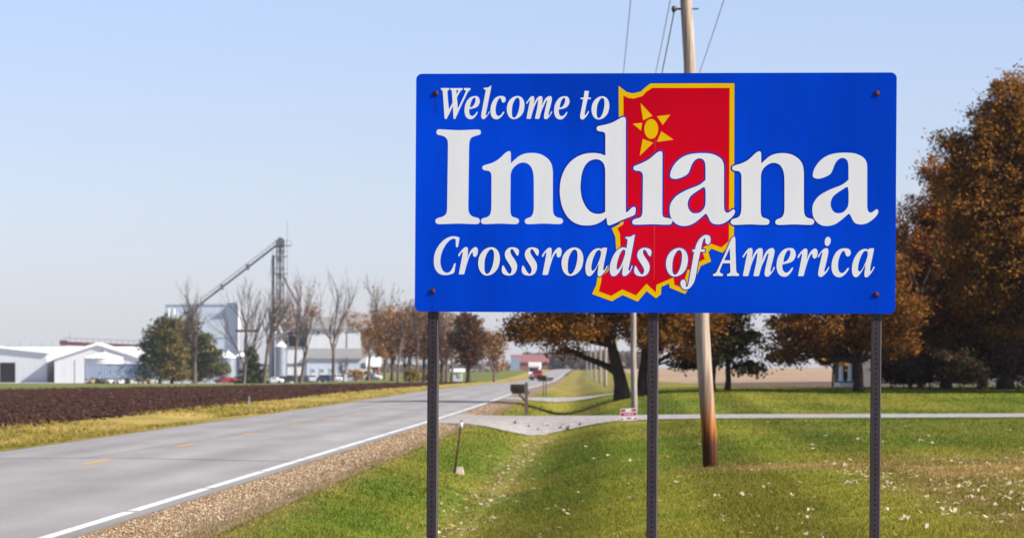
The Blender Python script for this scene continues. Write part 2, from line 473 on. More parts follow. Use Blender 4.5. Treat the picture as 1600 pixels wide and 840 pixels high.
        "65.6,143.8 74.2,142.4 81.4,138.4! 87.1,145.9! 109.5,146.5! 110.1,143.4! 107.9,127.5 100.4,90.0 93.5,55.4 91.6,38.1 93.0,30.9 97.0,31.8 103.6,42.5 108.4,52.6 111.5,54.9 113.5,52.6 110.7,43.9 100.8,26.6 89.4,12.2 79.5,2.0 72.3,0.0 65.1,3.4 63.0,12.1 63.5,26.5 66.3,46.7 67.6,64.0! 60.5,49.5 47.7,26.4 33.5,7.6 24.9,1.8 16.3,1.2 7.7,7.5 2.4,20.5 0.0,40.7 1.6,60.9 7.2,84.0 18.5,108.5 34.2,128.7 49.9,139.7",
        "71.4,133.7 77.2,129.7 79.3,120.2 77.4,104.4 70.3,81.3 61.9,61.1 53.4,43.7 44.8,32.2 37.7,28.7 32.5,32.7 30.4,43.7 32.3,61.0 37.3,84.1 45.8,107.1 57.1,127.4 65.7,133.1",
    ],
    'd': [
        "123.8,212.5 126.9,208.8 125.4,198.0 120.9,170.1 111.9,120.5 101.4,64.7 96.3,38.4 96.4,29.1 100.1,27.6 106.3,36.9 111.8,52.4 114.9,54.9 116.1,49.3 110.9,35.3 100.2,18.3 86.3,4.3 75.4,0.5 67.7,2.7 63.9,11.9 64.4,27.4 68.2,58.4! 59.7,39.8 47.4,18.1 33.5,4.1 19.5,0.0 8.6,4.0 2.3,16.4 0.0,33.4 2.0,58.2 9.6,86.1 23.4,114.1 40.4,134.3 55.9,143.6 68.3,146.7 77.6,145.2 84.8,141.2! 89.8,179.3 89.8,187.1 85.1,190.1 79.5,191.7 78.8,197.3 82.8,199.4 95.9,200.1 111.4,204.1 120.0,210.4",
        "70.8,135.0 77.1,132.2 79.0,123.5 76.3,108.0 68.7,83.2 59.5,58.4 48.8,41.3 41.0,34.5 36.4,36.6 35.4,45.9 37.1,64.5 42.3,86.2 51.4,111.0 62.2,129.7",
    ],
    'f': [
        "129.9,277.0 143.4,272.8 150.1,262.4 151.0,246.9 145.6,232.6 137.9,228.3 128.3,232.6 124.3,243.0 123.1,256.5 120.3,260.4 114.6,252.6 108.9,233.3 103.3,204.3! 123.4,202.4! 121.9,191.6! 99.5,191.5! 90.2,144.4 80.9,90.3 75.3,59.3 65.8,32.2 50.4,10.9 37.0,2.0 23.4,0.0 9.9,6.9 0.9,22.3 0.0,33.9 3.8,45.5 12.3,50.2 21.2,47.5 26.3,36.0 27.2,20.5 31.1,12.8 35.7,16.7 40.6,32.1 46.2,63.1 55.6,117.2 66.7,183.0 67.8,191.5! 58.9,191.4! 59.6,202.3! 72.4,203.8! 78.0,225.5 89.5,248.7 104.8,266.1 118.3,275.0",
    ],
    'A': [
        "104.6,198.9 109.9,198.3 112.1,190.6 113.4,138.1 116.4,57.8 118.1,27.0 121.2,17.7 130.5,11.6 131.5,3.9 127.5,0.4 101.3,1.6 75.1,0.3 71.0,2.7 71.9,9.8 79.6,12.9 86.4,17.6 88.2,26.9 86.1,64.8! 49.3,64.7! 34.7,28.2 34.8,20.5 41.0,14.3 49.7,10.7 51.0,4.5 45.7,0.2 24.1,1.3 4.0,0.0 0.0,3.4 1.5,9.6 11.7,14.2 19.3,23.5 36.1,60.7 66.5,128.7 92.4,189.0 98.5,196.7",
        "84.3,141.1! 86.9,80.3! 56.9,80.2!",
    ],
    'i': [
        "44.0,145.0 50.4,142.1 53.3,134.0 52.8,119.6 47.3,90.7 38.9,53.2 34.4,35.9 34.7,27.8 39.0,27.2 46.2,35.9 53.3,47.5 56.1,50.9 58.2,48.9 56.2,41.7 46.2,24.4 33.4,9.9 21.9,1.2 13.3,0.0 6.1,4.0 3.2,12.7 3.9,27.1 8.7,53.1 21.2,110.9 23.5,121.0 21.1,123.9 17.7,121.8 11.2,109.4 4.1,98.7 1.2,98.7 0.0,102.1 5.4,112.3 18.2,129.6 32.5,142.1",
        "50.8,201.9 59.5,199.0 64.4,190.3 64.5,177.4 59.7,164.4 51.1,156.5 42.5,157.1 36.7,164.3 34.9,175.8 37.4,190.3 43.7,199.5",
    ],
    'outer': [
        "-184.6,546.4! -142.0,514.1! -111.6,506.8! -71.2,515.8! -46.3,538.9! -21.3,557.0! 407.2,556.9! 410.1,-241.5! 350.6,-304.6! 293.7,-284.0! 280.5,-299.9! 295.4,-347.6! 242.3,-370.8! 221.5,-419.8! 192.6,-472.5! 162.0,-514.2! 81.2,-481.1! 79.7,-461.3! 42.8,-477.0! 41.7,-514.1! 13.5,-536.6! -33.3,-500.1! -78.3,-553.6! -156.1,-520.4! -210.1,-552.2! -314.9,-514.9! -291.7,-464.0! -286.7,-423.6! -227.0,-361.6! -191.9,-293.1! -196.5,-225.1! -215.8,-178.6! -175.4,-156.8!",
    ],
    'inner': [
        "-158.2,493.9! -131.7,481.5! -106.5,478.5! -61.0,491.4! -40.9,513.8! -11.1,532.6! 381.4,531.7! 382.6,-242.2! 345.8,-275.1! 287.0,-254.8! 254.7,-274.4! 250.3,-301.9! 261.2,-334.7! 236.3,-345.8! 188.2,-389.1! 174.5,-388.2! 157.7,-445.4! 136.4,-476.0! 107.4,-464.8! 102.6,-427.7! 16.0,-466.1! 13.3,-504.4! -34.9,-460.1! -87.3,-520.1! -157.6,-489.5! -213.5,-522.6! -277.7,-500.1! -265.0,-448.3! -263.2,-423.6! -226.8,-392.8! -168.5,-271.6! -171.9,-206.5! -184.4,-178.6! -153.9,-158.3!",
    ],
    'ray0': [
        "-71.0,455.4! -10.0,390.9! -57.3,368.8!",
    ],
    'ray1': [
        "13.2,388.8! 80.7,396.8! 42.7,344.5!",
    ],
    'ray2': [
        "-109.6,350.7! -62.2,355.7! -68.0,316.4!",
    ],
    'ray3': [
        "35.9,312.3! 98.6,270.0! 13.0,259.0!",
    ],
    'ray4': [
        "-58.7,274.2! -5.1,254.0! -73.2,188.6!",
    ],
    'disc': [
        "19.7,324.4! 18.5,311.4! 15.1,299.3! 9.6,288.8! 2.3,280.9! -6.2,275.8! -15.3,274.1! -24.4,275.9! -33.0,280.9! -40.4,288.9! -46.0,299.3! -49.6,311.5! -50.9,324.5! -49.8,337.5! -46.4,349.6! -40.8,360.1! -33.6,368.0! -25.1,373.1! -16.0,374.8! -6.8,373.0! 1.7,368.0! 9.1,360.0! 14.8,349.6! 18.4,337.4!",
    ],
}
LETTERING = [
    ('W', -1095.3, 375.5, 1), ('e', -972.5, 374.9, 1), ('l', -886.4, 375.1, 1), ('c', -838.9, 374.7, 1), ('o', -754.7, 375.0, 1), ('m', -655.4, 374.3, 1),
    ('e', -512.2, 373.0, 1), ('t', -378.7, 372.7, 1), ('o', -320.7, 372.8, 1), ('I', -1118.7, -160.3, 1), ('n', -884.5, -159.8, 1), ('D', -480.3, -165.6, 1),
    ('J', -109.5, -160.9, 1), ('a', 80.7, -167.6, 1), ('n', 390.8, -161.2, 1), ('a', 802.9, -166.0, 1), ('C', -1125.7, -420.4, 1), ('r', -999.5, -416.4, 1),
    ('o', -896.6, -421.9, 1.228), ('s', -775.6, -421.7, 1), ('s', -673.3, -421.8, 1), ('r', -569.6, -417.8, 1), ('o', -469.0, -422.0, 1.228), ('@', -346.9, -424.2, 1),
    ('d', -222.7, -422.8, 1), ('s', -98.3, -423.0, 1), ('o', 63.9, -423.3, 1.228), ('f', 138.4, -489.0, 1), ('A', 302.7, -420.3, 1), ('m', 451.8, -422.6, 1.228),
    ('e', 623.9, -422.3, 1.228), ('r', 729.8, -419.3, 1), ('i', 831.3, -422.5, 1), ('c', 901.3, -423.5, 1.228), ('@', 1003.6, -424.0, 1),
]

# ------------------------------------------------------------------ the ground and the road
def lerp3(a, b, t):
    return np.asarray(a)[None, :3] * (1 - t[:, None]) + np.asarray(b)[None, :3] * t[:, None]


GREEN, OLIVE, DRY = (0.086, 0.118, 0.012), (0.158, 0.150, 0.020), (0.36, 0.245, 0.085)


def lawn_tint(x, y):
    u = x - XL(y)
    n = fbm(x / 3.5, y / 9.0, 3)
    c = lerp3(GREEN, OLIVE, np.clip((n - 0.34) * 3.0, 0, 1))
    stripe = 0.5 + 0.5 * np.tanh(2.2 * np.sin(u * 2 * np.pi / 2.7 + 1.0 * fbm(x / 8, y / 25, 9)))
    near = (1 - 0.6 * smoothstep(10, 14, u)) * smoothstep(1.5, 3, u)
    c = c * (1 + 0.40 * (stripe[:, None] - 0.5) * near[:, None])
    lush = smoothstep(60, 80, y) * smoothstep(8, 11, u) * (1 - smoothstep(100, 108, y))
    c = c * (1 - 0.5 * lush[:, None]) + lerp3((0.06, 0.10, 0.012), (0.09, 0.115, 0.018), n) * 0.5 * lush[:, None]
    dry = smoothstep(0.47, 0.62, fbm(x / 1.3, y / 3.0, 21)) * 0.8 * smoothstep(8, 11, u) * smoothstep(64, 56, y) 
    dry = dry + 0.45 * smoothstep(8.5, 11, u) * (1 - smoothstep(60, 66, y))
    dry = dry + 0.9 * np.exp(-(((x - 4.3) / 1.6) ** 2 + ((y - 57.5) / 2.2) ** 2))
    dry = dry + 0.8 * (1 - smoothstep(1.1, 1.3 + 0.9 * fbm(x / 1.5, y / 3, 5), u))
    dry = dry + 0.5 * np.exp(-((u - 3.4) / 0.5) ** 2) * fbm(x, y / 4, 8)
    c2 = lerp3(DRY, (0.15, 0.10, 0.04), fbm(x, y / 2, 31))
    dry = dry + 0.4 * smoothstep(190, 300, y) * (0.5 + fbm(x / 4, y / 20, 19))
    dry = np.clip(dry, 0, 0.92)[:, None]
    return c * (1 - dry) + c2 * dry


def verge_tint(x, y):
    n = fbm(x / 1.6, y / 5.0, 13)
    return lerp3((0.20, 0.165, 0.03), (0.37, 0.265, 0.085), np.clip((n - 0.3) * 2.2, 0, 1))


def strip_tint(x, y):
    n = fbm(x / 9, y / 22.0, 17)
    return lerp3((0.09, 0.125, 0.025), (0.17, 0.155, 0.05), np.clip((n - 0.3) * 2.0, 0, 1))


def ground_tint(x, y):
    u = x - XL(y)
    n = fbm(x / 30, y / 60.0, 41)
    tan = lerp3((0.33, 0.24, 0.16), (0.25, 0.175, 0.11), n)
    soil = lerp3((0.13, 0.085, 0.07), (0.09, 0.06, 0.05), n)
    grs = lerp3((0.10, 0.115, 0.03), (0.16, 0.15, 0.05), n)
    wsoil = (smoothstep(255, 262, y) * (1 - smoothstep(410, 440, y)) * smoothstep(11, 14, u))[:, None]
    wg = (1 - smoothstep(11, 14, u))[:, None]
    c = tan * (1 - wsoil) + soil * wsoil
    return c * (1 - wg) + grs * wg


M_lawn = tint_mat("mown_grass", noise_scale=7.0, amount=0.45, stretch=(1, 0.35, 1))
M_ground = tint_mat("far_fields", noise_scale=0.5, amount=0.25, stretch=(1, 0.2, 1))
M_verge = tint_mat("dry_verge_grass", noise_scale=9.0, amount=0.45, stretch=(1, 0.4, 1))
M_blade = tint_mat("grass_blades", rough=0.8, noise_scale=3.0, amount=0.15, translucent=0.3)

gx = np.unique(np.r_[np.linspace(-3000, -400, 14), np.linspace(-400, -40, 37), np.linspace(-40, 60, 51), np.linspace(60, 400, 18), np.linspace(400, 3000, 14)])
gy = np.unique(np.r_[np.linspace(-80, 260, 35), np.linspace(260, 1000, 75), np.linspace(1000, 6500, 60)])
structure(sheet("ground", gx, gy, M_ground, -0.06, ground_tint, world_x=True,
                drop=lambda X, Y: -0.5 * (1 - smoothstep(225, 262, Y)) - 0.5 * (np.abs(X - XL(Y) + 3) < 16) * smoothstep(225, 262, Y)))

# asphalt with paler wheel tracks
M_road = bpy.data.materials.new("worn_asphalt")
M_road.use_nodes = True
nt = M_road.node_tree
b = nt.nodes["Principled BSDF"]
b.inputs["Roughness"].default_value = 0.8
b.inputs["Specular IOR Level"].default_value = 0.25
at_ = nt.nodes.new("ShaderNodeAttribute")
at_.attribute_name = "tint"
tc = nt.nodes.new("ShaderNodeTexCoord")
n1 = nt.nodes.new("ShaderNodeTexNoise")
n1.inputs["Scale"].default_value = 22
n1.inputs["Detail"].default_value = 6
n2 = nt.nodes.new("ShaderNodeTexNoise")
n2.inputs["Scale"].default_value = 0.9
n2.inputs["Detail"].default_value = 7
mp = nt.nodes.new("ShaderNodeMapping")
mp.inputs["Scale"].default_value = (1, 0.18, 1)
nt.links.new(tc.outputs["Object"], n1.inputs["Vector"])
nt.links.new(tc.outputs["Object"], mp.inputs["Vector"])
nt.links.new(mp.outputs[0], n2.inputs["Vector"])
ad = nt.nodes.new("ShaderNodeMath")
ad.operation = 'ADD'
nt.links.new(n1.outputs["Fac"], ad.inputs[0])
nt.links.new(n2.outputs["Fac"], ad.inputs[1])
mr = nt.nodes.new("ShaderNodeMapRange")
mr.inputs["From Min"].default_value = 0.6
mr.inputs["From Max"].default_value = 1.4
mr.inputs["To Min"].default_value = 0.72
mr.inputs["To Max"].default_value = 1.22
nt.links.new(ad.outputs[0], mr.inputs["Value"])
sc = nt.nodes.new("ShaderNodeVectorMath")
sc.operation = 'SCALE'
nt.links.new(at_.outputs["Color"], sc.inputs[0])
nt.links.new(mr.outputs[0], sc.inputs["Scale"])
nt.links.new(sc.outputs[0], b.inputs["Base Color"])


def road_tint(x, y):
    u = x - XL(y)
    lane = np.abs(np.abs(u + 3.05) - 1.55)              # distance from the middle of either lane
    track = np.exp(-((lane - 0.75) / 0.32) ** 2)
    oil = np.exp(-(lane / 0.3) ** 2)
    edge = smoothstep(0.0, 0.3, u) + smoothstep(-5.9, -6.25, u)
    v = 0.238 + 0.022 * track - 0.02 * oil - 0.05 * edge + 0.05 * (fbm(x / 1.2, y / 22, 51) - 0.5)
    return np.stack([v * 1.02, v * 0.975, v * 0.93], -1)


road_us = np.r_[ROAD_L, np.linspace(-6.1, 0.1, 32), ROAD_R]
road_ys = np.unique(np.r_[np.arange(-30, 320, 2.0), np.arange(320, 1600, 12.0)])
road = structure(sheet("road", road_us, road_ys, M_road, 0.0, road_tint))
M_white = mat("edge_paint", (0.72, 0.72, 0.69, 1), (0.44, 0.44, 0.43, 1), scale=7, rough=0.7)
M_faded = mat("faded_edge_paint", (0.42, 0.42, 0.41, 1), (0.29, 0.29, 0.285, 1), scale=3, rough=0.75)
M_yellow = mat("centre_paint", (0.62, 0.34, 0.05, 1), (0.42, 0.25, 0.06, 1), scale=7, rough=0.75)


def stripe(name, u0, u1, y0, y1, m, step=2.0):
    ys = np.linspace(y0, y1, max(2, int((y1 - y0) / step) + 1))
    return sheet(name, [u0, u1], ys, m, 0.004, parent=road)


y = 24.6
while y < 330:
    stripe("edge_line", -0.06, 0.07, y, y + 7.35, M_white)
    y += 7.6
stripe("edge_line", -0.06, 0.07, y, 1300, M_white, 10)
y = 8.6
while y < 420:
    stripe("centre_dash", -3.18, -3.06, y, y + 3.05, M_yellow)
    y += 12.19
stripe("faded_edge_line", -6.02, -5.93, 24, 900, M_faded, 8)

# gravel shoulder: bed and stones
M_bed = mat("gravel_bed", (0.23, 0.17, 0.105, 1), (0.13, 0.09, 0.055, 1), scale=14, bump=0.6, bscale=30)
structure(sheet("road_shoulder", np.linspace(0.26, 1.35, 10), np.unique(np.r_[np.arange(-20, 130, 1.5), np.arange(130, 800, 10)]), M_bed, 0.008))

_oct_v = np.array([(1, 0, 0), (0, 1, 0), (-1, 0, 0), (0, -1, 0), (0, 0, 1), (0, 0, -0.6)], float)
_oct_f = np.array([(0, 1, 4), (1, 2, 4), (2, 3, 4), (3, 0, 4), (1, 0, 5), (2, 1, 5), (3, 2, 5), (0, 3, 5)])


def scatter_stones(name, x, y, size, tints, m, seed=1, flat=0.7):
    r = np.random.default_rng(seed)
    n = len(x)
    V = _oct_v[None] * (size[:, None, None] * r.uniform(0.6, 1.25, (n, 6, 1)))
    V[:, :, 2] *= flat
    a = r.uniform(0, 2 * np.pi, n)
    ca, sa = np.cos(a)[:, None], np.sin(a)[:, None]
    X = V[:, :, 0] * ca - V[:, :, 1] * sa
    Y = V[:, :, 0] * sa + V[:, :, 1] * ca
    W = np.stack([X + x[:, None], Y + y[:, None], V[:, :, 2] + (ground_z(x, y) + size * 0.15)[:, None]], -1).reshape(-1, 3)
    F = (_oct_f[None] + 6 * np.arange(n)[:, None, None]).reshape(-1, 3)
    return link(name, np_mesh(name, W, F, np.repeat(tints, 8, axis=0)), None, m)


def inv_d2(n, d0, d1, r):
    """distances with a density falling off as 1/d^2"""
    return 1.0 / (1.0 / d0 - r.uniform(0, 1, n) * (1.0 / d0 - 1.0 / d1))


r = np.random.default_rng(11)
M_stone = tint_mat("gravel_stones", noise_scale=20, amount=0.2)
n = 46000
yy = inv_d2(n, 27, 150, r)
uu = 0.28 + np.abs(r.normal(0, 0.31, n)) + r.uniform(0, 0.25, n)
keep = uu < 1.6
uu, yy = uu[keep], yy[keep]
n = len(uu)
pal = np.array([(0.27, 0.19, 0.115), (0.16, 0.105, 0.06), (0.40, 0.32, 0.225), (0.11, 0.07, 0.042), (0.22, 0.145, 0.08)])
t = pal[r.integers(0, 5, n)] * r.uniform(0.85, 1.35, (n, 1))
stuff(scatter_stones("gravel", XL(yy) + uu, yy, r.uniform(0.006, 0.021, n) * (1 + yy / 130), t, M_stone, 2),
      "tan gravel stones along the edge of the road", "gravel")

# lawn with the ditch, and its blades
lawn_ys = np.unique(np.r_[np.arange(-22, 140, 0.8), np.arange(140, 264, 1.5)])
lawn_us = np.unique(np.r_[np.arange(1.1, 12, 0.35), np.arange(12, 40, 1.0), np.arange(40, 91, 3)])
structure(sheet("lawn", lawn_us, lawn_ys, M_lawn, 0.0, lawn_tint, rough=lambda X, Y: 0.02 * (fbm(X / 0.8, Y / 0.8, 2) - 0.5)))
structure(sheet("roadside_grass", np.r_[np.linspace(1.3, 8, 10), 12, 16], np.unique(np.r_[np.arange(262, 1300, 8)]), M_lawn, 0.0, lawn_tint))
structure(sheet("grass_verge", np.r_[-11, -10.4, np.linspace(-10, -6.2, 12)], np.unique(np.r_[np.arange(-22, 150, 1.2), np.arange(150, 1300, 8)]), M_verge, 0.004, verge_tint))


def blades(name, n, d0, d1, urange, height, width, tintf, seed, gain=1.0):
    r = np.random.default_rng(seed)
    y = inv_d2(n, d0, d1, r)
    half = y * 0.15 + 2.0
    x = r.uniform(-half, half)
    u = x - XL(y)
    k = (u > urange[0]) & (u < urange[1])
    for i, (yd, hw) in enumerate(DRIVES):
        k &= ~((u < 90) & (np.abs(y - drive_y(i, u)) < hw + 4 * np.exp(-np.clip(u, 0, None) / 2.5)))
    x, y = x[k], y[k]
    n = len(x)
    lod = np.clip(y / 40, 0.8, 3.5)
    h = r.uniform(0.6, 1.3, n) * height * (0.75 + 0.25 * lod) * (0.6 + 0.8 * fbm(x / 0.7, y / 0.7, 77))
    w = r.uniform(0.7, 1.3, n) * width * lod
    a = r.uniform(0, np.pi, n)
    lx, ly = r.normal(0, 0.45, n) * h, r.normal(0, 0.45, n) * h
    z = ground_z(x, y) - 0.005
    V = np.stack([np.stack([x - np.cos(a) * w, y - np.sin(a) * w, z], -1),
                  np.stack([x + np.cos(a) * w, y + np.sin(a) * w, z], -1),
                  np.stack([x + lx, y + ly, z + h], -1)], 1).reshape(-1, 3)
    c = tintf(x, y) * r.uniform(0.7, 1.45, (n, 1)) * gain
    return link(name, np_mesh(name, V, np.arange(3 * n).reshape(-1, 3), c), None, M_blade)


stuff(blades("grass", 600000, 26, 240, (1.12, 90), 0.036, 0.0055, lawn_tint, 5), "short mown green lawn grass beside the road", "grass")
stuff(blades("verge_grass", 330000, 32, 320, (-10.95, -6.45), 0.06, 0.007, verge_tint, 6), "dry yellow green grass along the far road edge", "grass")


def dry_tint(x, y):
    return lerp3((0.33, 0.23, 0.10), (0.20, 0.13, 0.06), fbm(x, y, 61))


stuff(blades("dead_grass", 90000, 27, 140, (0.85, 1.35), 0.05, 0.006, dry_tint, 8), "dead straw coloured grass between gravel and lawn", "grass")

# driveways of pale crushed stone
M_drive = mat("pale_gravel", (0.38, 0.355, 0.325, 1), (0.19, 0.175, 0.16, 1), scale=5, bump=0.8, bscale=25)
for i, umax in ((0, 60.0), (1, 7.5)):
    us = np.r_[np.linspace(0.30, 6, 14), np.linspace(7, umax, 30)]
    vs_ = np.linspace(-1, 1, 9)
    hw = DRIVES[i][1]

    def ymap(U, V, i=i, hw=hw):
        return drive_y(i, U) + V * (hw + (4.5 + 4.0 * (V < 0) * (1 - i)) * np.exp(-np.clip(U, 0, None) / 2.5))
    structure(sheet("driveway", us, vs_, M_drive, 0.03, ymap=ymap))

# ploughed field on the left and the ground behind it
def field_edge(x):
    px = np.interp(x, [-160, -48, -13, 30], [300, 330, 560, 600])
    return px


M_soil = mat("ploughed_soil", (0.056, 0.026, 0.017, 1), (0.022, 0.010, 0.007, 1), scale=1.4, bump=1.0, bscale=6, spec=0.02)
fu = np.unique(np.r_[np.arange(-190, -60, 1.5), np.arange(-60, -10.4, 0.4)])
fv = np.linspace(0, 1, 380) ** 1.3


def field_map(U, V):
    y0 = -20.0
    e = field_edge(XL(300.0) + U)
    return y0 + V * (e - y0)


field = structure(sheet("ploughed_field", fu, fv, M_soil, -0.02, ymap=field_map,
                        rough=lambda X, Y: 0.16 * (fbm(X / 1.1, Y / 1.4, 71) - 0.4) + 0.06 * np.sin(X * 2 * np.pi / 1.5)))
r = np.random.default_rng(15)
n = 36000
yy = inv_d2(n, 55, 420, r)
uu = -10.3 - r.uniform(0, 1, n) * (yy * 0.18 + 4)
t = lerp3((0.125, 0.070, 0.048), (0.022, 0.009, 0.006), r.uniform(0, 1, n) ** 0.5)
pale = r.uniform(0, 1, n) < 0.012
t[pale] = (0.30, 0.22, 0.15)
stuff(scatter_stones("soil_clods", XL(yy) + uu, yy, r.uniform(0.02, 0.075, n) * np.where(pale, 0.6, 1) * (0.7 + yy / 220), t, M_stone, 4),
      "dark brown clods of the ploughed field", "soil")

M_strip = tint_mat("pasture", noise_scale=1.0, amount=0.3, stretch=(1, 0.2, 1))
su = np.unique(np.r_[np.arange(-330, -60, 6.0), np.arange(-60, -10.4, 1.5)])


def strip_map(U, V):
    e = field_edge(XL(300.0) + U)
    return e + V * (1150 - e)


structure(sheet("pasture", su, np.linspace(0, 1, 70), M_strip, 0.02, strip_tint, ymap=strip_map))
M_stub = mat("stubble", (0.42, 0.29, 0.15, 1), (0.27, 0.19, 0.09, 1), scale=0.8)
structure(sheet("stubble_strip", su, np.linspace(0, 1, 6), M_stub, 0.05, ymap=lambda U, V: field_edge(XL(300.0) + U) - 5 + V * 18,))
M_conc = mat("yard_concrete", (0.50, 0.48, 0.46, 1), (0.38, 0.36, 0.34, 1), scale=0.6)
structure(sheet("yard", np.arange(-330, -48, 6.0), np.linspace(800, 960, 12), M_conc, 0.06))

# ------------------------------------------------------------------ the welcome sign
SIGN_C = Vector((0.7206, 18.2, 2.4795))
ex = Vector((0.99343, -0.11422, -0.00651)).normalized()
ez = Vector((0.00653, -0.00021, 0.99998))
ez = (ez - ex * ez.dot(ex)).normalized()
en = ex.cross(ez)                                   # points away behind... checked below
if en.y > 0:
    en = -en                                        # the face looks back at the viewer
SIGN_M = Matrix(((ex.x, -en.x, ez.x, SIGN_C.x), (ex.y, -en.y, ez.y, SIGN_C.y), (ex.z, -en.z, ez.z, SIGN_C.z), (0, 0, 0, 1)))
# in the sign's own frame: x to the right, z up, -y towards the viewer


def plain(name, c, rough, spec=0.5, coat=0.0, var=0.05, scale=3.0, stretch=None):
    m = mat(name, c, tuple(v * (1 - var) for v in c[:3]) + (1,), scale=scale, rough=rough, spec=spec, stretch=stretch)
    m.node_tree.nodes["Principled BSDF"].inputs["Coat Weight"].default_value = coat
    return m


M_blue = plain("sign_blue", (0.0, 0.064, 0.72, 1), 0.5, 0.03, var=0.2, scale=1.5, stretch=(2.6, 1, 0.55))


def wavy(m, depth):
    """slight waviness of the sheet metal"""
    nt = m.node_tree
    tc = nt.nodes.new("ShaderNodeTexCoord")
    nz = nt.nodes.new("ShaderNodeTexNoise")
    nz.inputs["Scale"].default_value = 0.75
    nz.inputs["Detail"].default_value = 0.5
    bp = nt.nodes.new("ShaderNodeBump")
    bp.inputs["Distance"].default_value = depth
    nt.links.new(tc.outputs["Object"], nz.inputs["Vector"])
    nt.links.new(nz.outputs["Fac"], bp.inputs["Height"])
    nt.links.new(bp.outputs[0], nt.nodes["Principled BSDF"].inputs["Normal"])


wavy(M_blue, 0.16)
M_letter = plain("sign_white", (0.91, 0.90, 0.91, 1), 0.5, 0.1, var=0.07, stretch=(2.5, 1, 0.7))
M_red = plain("sign_red", (0.72, 0.0, 0.016, 1), 0.5, 0.06, var=0.12)
M_gold = plain("sign_yellow", (0.95, 0.58, 0.0, 1), 0.5, 0.06, var=0.10)
wavy(M_red, 0.10)
M_navy = plain("sign_outline_blue", (0.003, 0.03, 0.42, 1), 0.5, 0.06)
M_alu = mat("aluminium_edge", (0.60, 0.61, 0.63, 1), rough=0.45, metal=0.6)
M_post = mat("weathered_steel_post", (0.075, 0.058, 0.068, 1), (0.048, 0.036, 0.043, 1), scale=9, rough=0.6, metal=0.35, bump=0.15, bscale=60, stretch=(1, 1, 0.3))
M_hole = mat("punched_hole", (0.022, 0.018, 0.02, 1), rough=0.9)
M_rust = mat("rusty_bolt", (0.085, 0.013, 0.008, 1), (0.04, 0.008, 0.006, 1), scale=60, rough=0.7)
M_streak = mat("bolt_streak", (0.004, 0.04, 0.46, 1), (0.003, 0.05, 0.60, 1), scale=20, rough=0.6, spec=0.05)  # darker blue streak running down below each bolt


def parse(s):
    pts = []
    for tok in s.split():
        k = tok.endswith('!')
        a, b_ = tok.rstrip('!').split(',')
        pts.append((float(a) / 1000, float(b_) / 1000, k))
    return pts


def smooth_outline(pts, sub=4):
    """closed curve through the points; '!' points stay sharp"""
    n = len(pts)
    out = []
    for i in range(n):
        p0, p1, p2, p3 = pts[i - 1], pts[i], pts[(i + 1) % n], pts[(i + 2) % n]
        if p1[2] and p2[2]:
            out.append(p1[:2])
            continue
        a = p1 if p1[2] else p0
        d = p2 if p2[2] else p3
        P1, P2 = Vector(p1[:2]), Vector(p2[:2])
        L = (P2 - P1).length
        t1 = (P2 - Vector(a[:2]))
        t2 = (Vector(d[:2]) - P1)
        t1 = t1.normalized() * L if t1.length else P2 - P1
        t2 = t2.normalized() * L if t2.length else P2 - P1
        for k in range(sub):
            t = k / sub
            h = (2 * t ** 3 - 3 * t * t + 1) * P1 + (t ** 3 - 2 * t * t + t) * t1 + (-2 * t ** 3 + 3 * t * t) * P2 + (t ** 3 - t * t) * t2
            out.append((h.x, h.y))
    return out


def filled(name, conts, depth, thick):
    """flat shape with holes, standing 'depth' in front of the panel face"""
    cu = bpy.data.curves.new(name, 'CURVE')
    cu.dimensions = '2D'
    cu.fill_mode = 'BOTH'
    cu.extrude = thick / 2
    for ct in conts:
        sp = cu.splines.new('POLY')
        sp.points.add(len(ct) - 1)
        sp.points.foreach_set("co", [c for p in ct for c in (p[0], p[1], 0, 1)])
        sp.use_cyclic_u = True
    tmp = bpy.data.objects.new(name, cu)
    me = bpy.data.meshes.new_from_object(tmp)
    bpy.data.objects.remove(tmp)
    bpy.data.curves.remove(cu)
    me.name = name
    me.transform(Matrix(((1, 0, 0, 0), (0, 0, -1, -depth), (0, 1, 0, 0), (0, 0, 0, 1))))
    return me


def ribbon(name, conts, half, depth):
    """line of even width along outlines"""
    vs_, fs = [], []
    for ct in conts:
        P = np.array(ct)
        d = np.roll(P, -1, 0) - P
        k = np.linalg.norm(d, axis=1) > 2e-5
        P = P[k]
        d = np.roll(P, -1, 0) - P
        d /= np.linalg.norm(d, axis=1)[:, None]
        nrm = np.stack([-d[:, 1], d[:, 0]], -1)
        mit = nrm + np.roll(nrm, 1, 0)
        mit /= np.maximum(np.linalg.norm(mit, axis=1), 0.25)[:, None]
        sc_ = 1 / np.clip((mit * nrm).sum(1), 0.55, 1)
        off = mit * (half * sc_)[:, None]
        base = len(vs_)
        n = len(P)
        for q in (P + off, P - off):
            vs_ += [(a, -depth, b_) for a, b_ in q]
        for i in range(n):
            j = (i + 1) % n
            fs.append((base + i, base + j, base + n + j, base + n + i))
    me = bpy.data.meshes.new(name)
    me.from_pydata(vs_, [], fs)
    me.update()
    return me


sign = thing("welcome_sign", "large blue welcome sign with white lettering and red state outline on three steel posts", "sign",
             (0.72, 18.2, gz(0.72, 18.2)))
bpy.context.view_layer.update()
S_LOCAL = sign.matrix_world.inverted() @ SIGN_M     # sign-face frame below the thing


def on_sign(name, me, m, parent):
    o = link(name, me, None, m)
    o.parent = parent
    if parent == sign:
        o.matrix_local = S_LOCAL
    return o


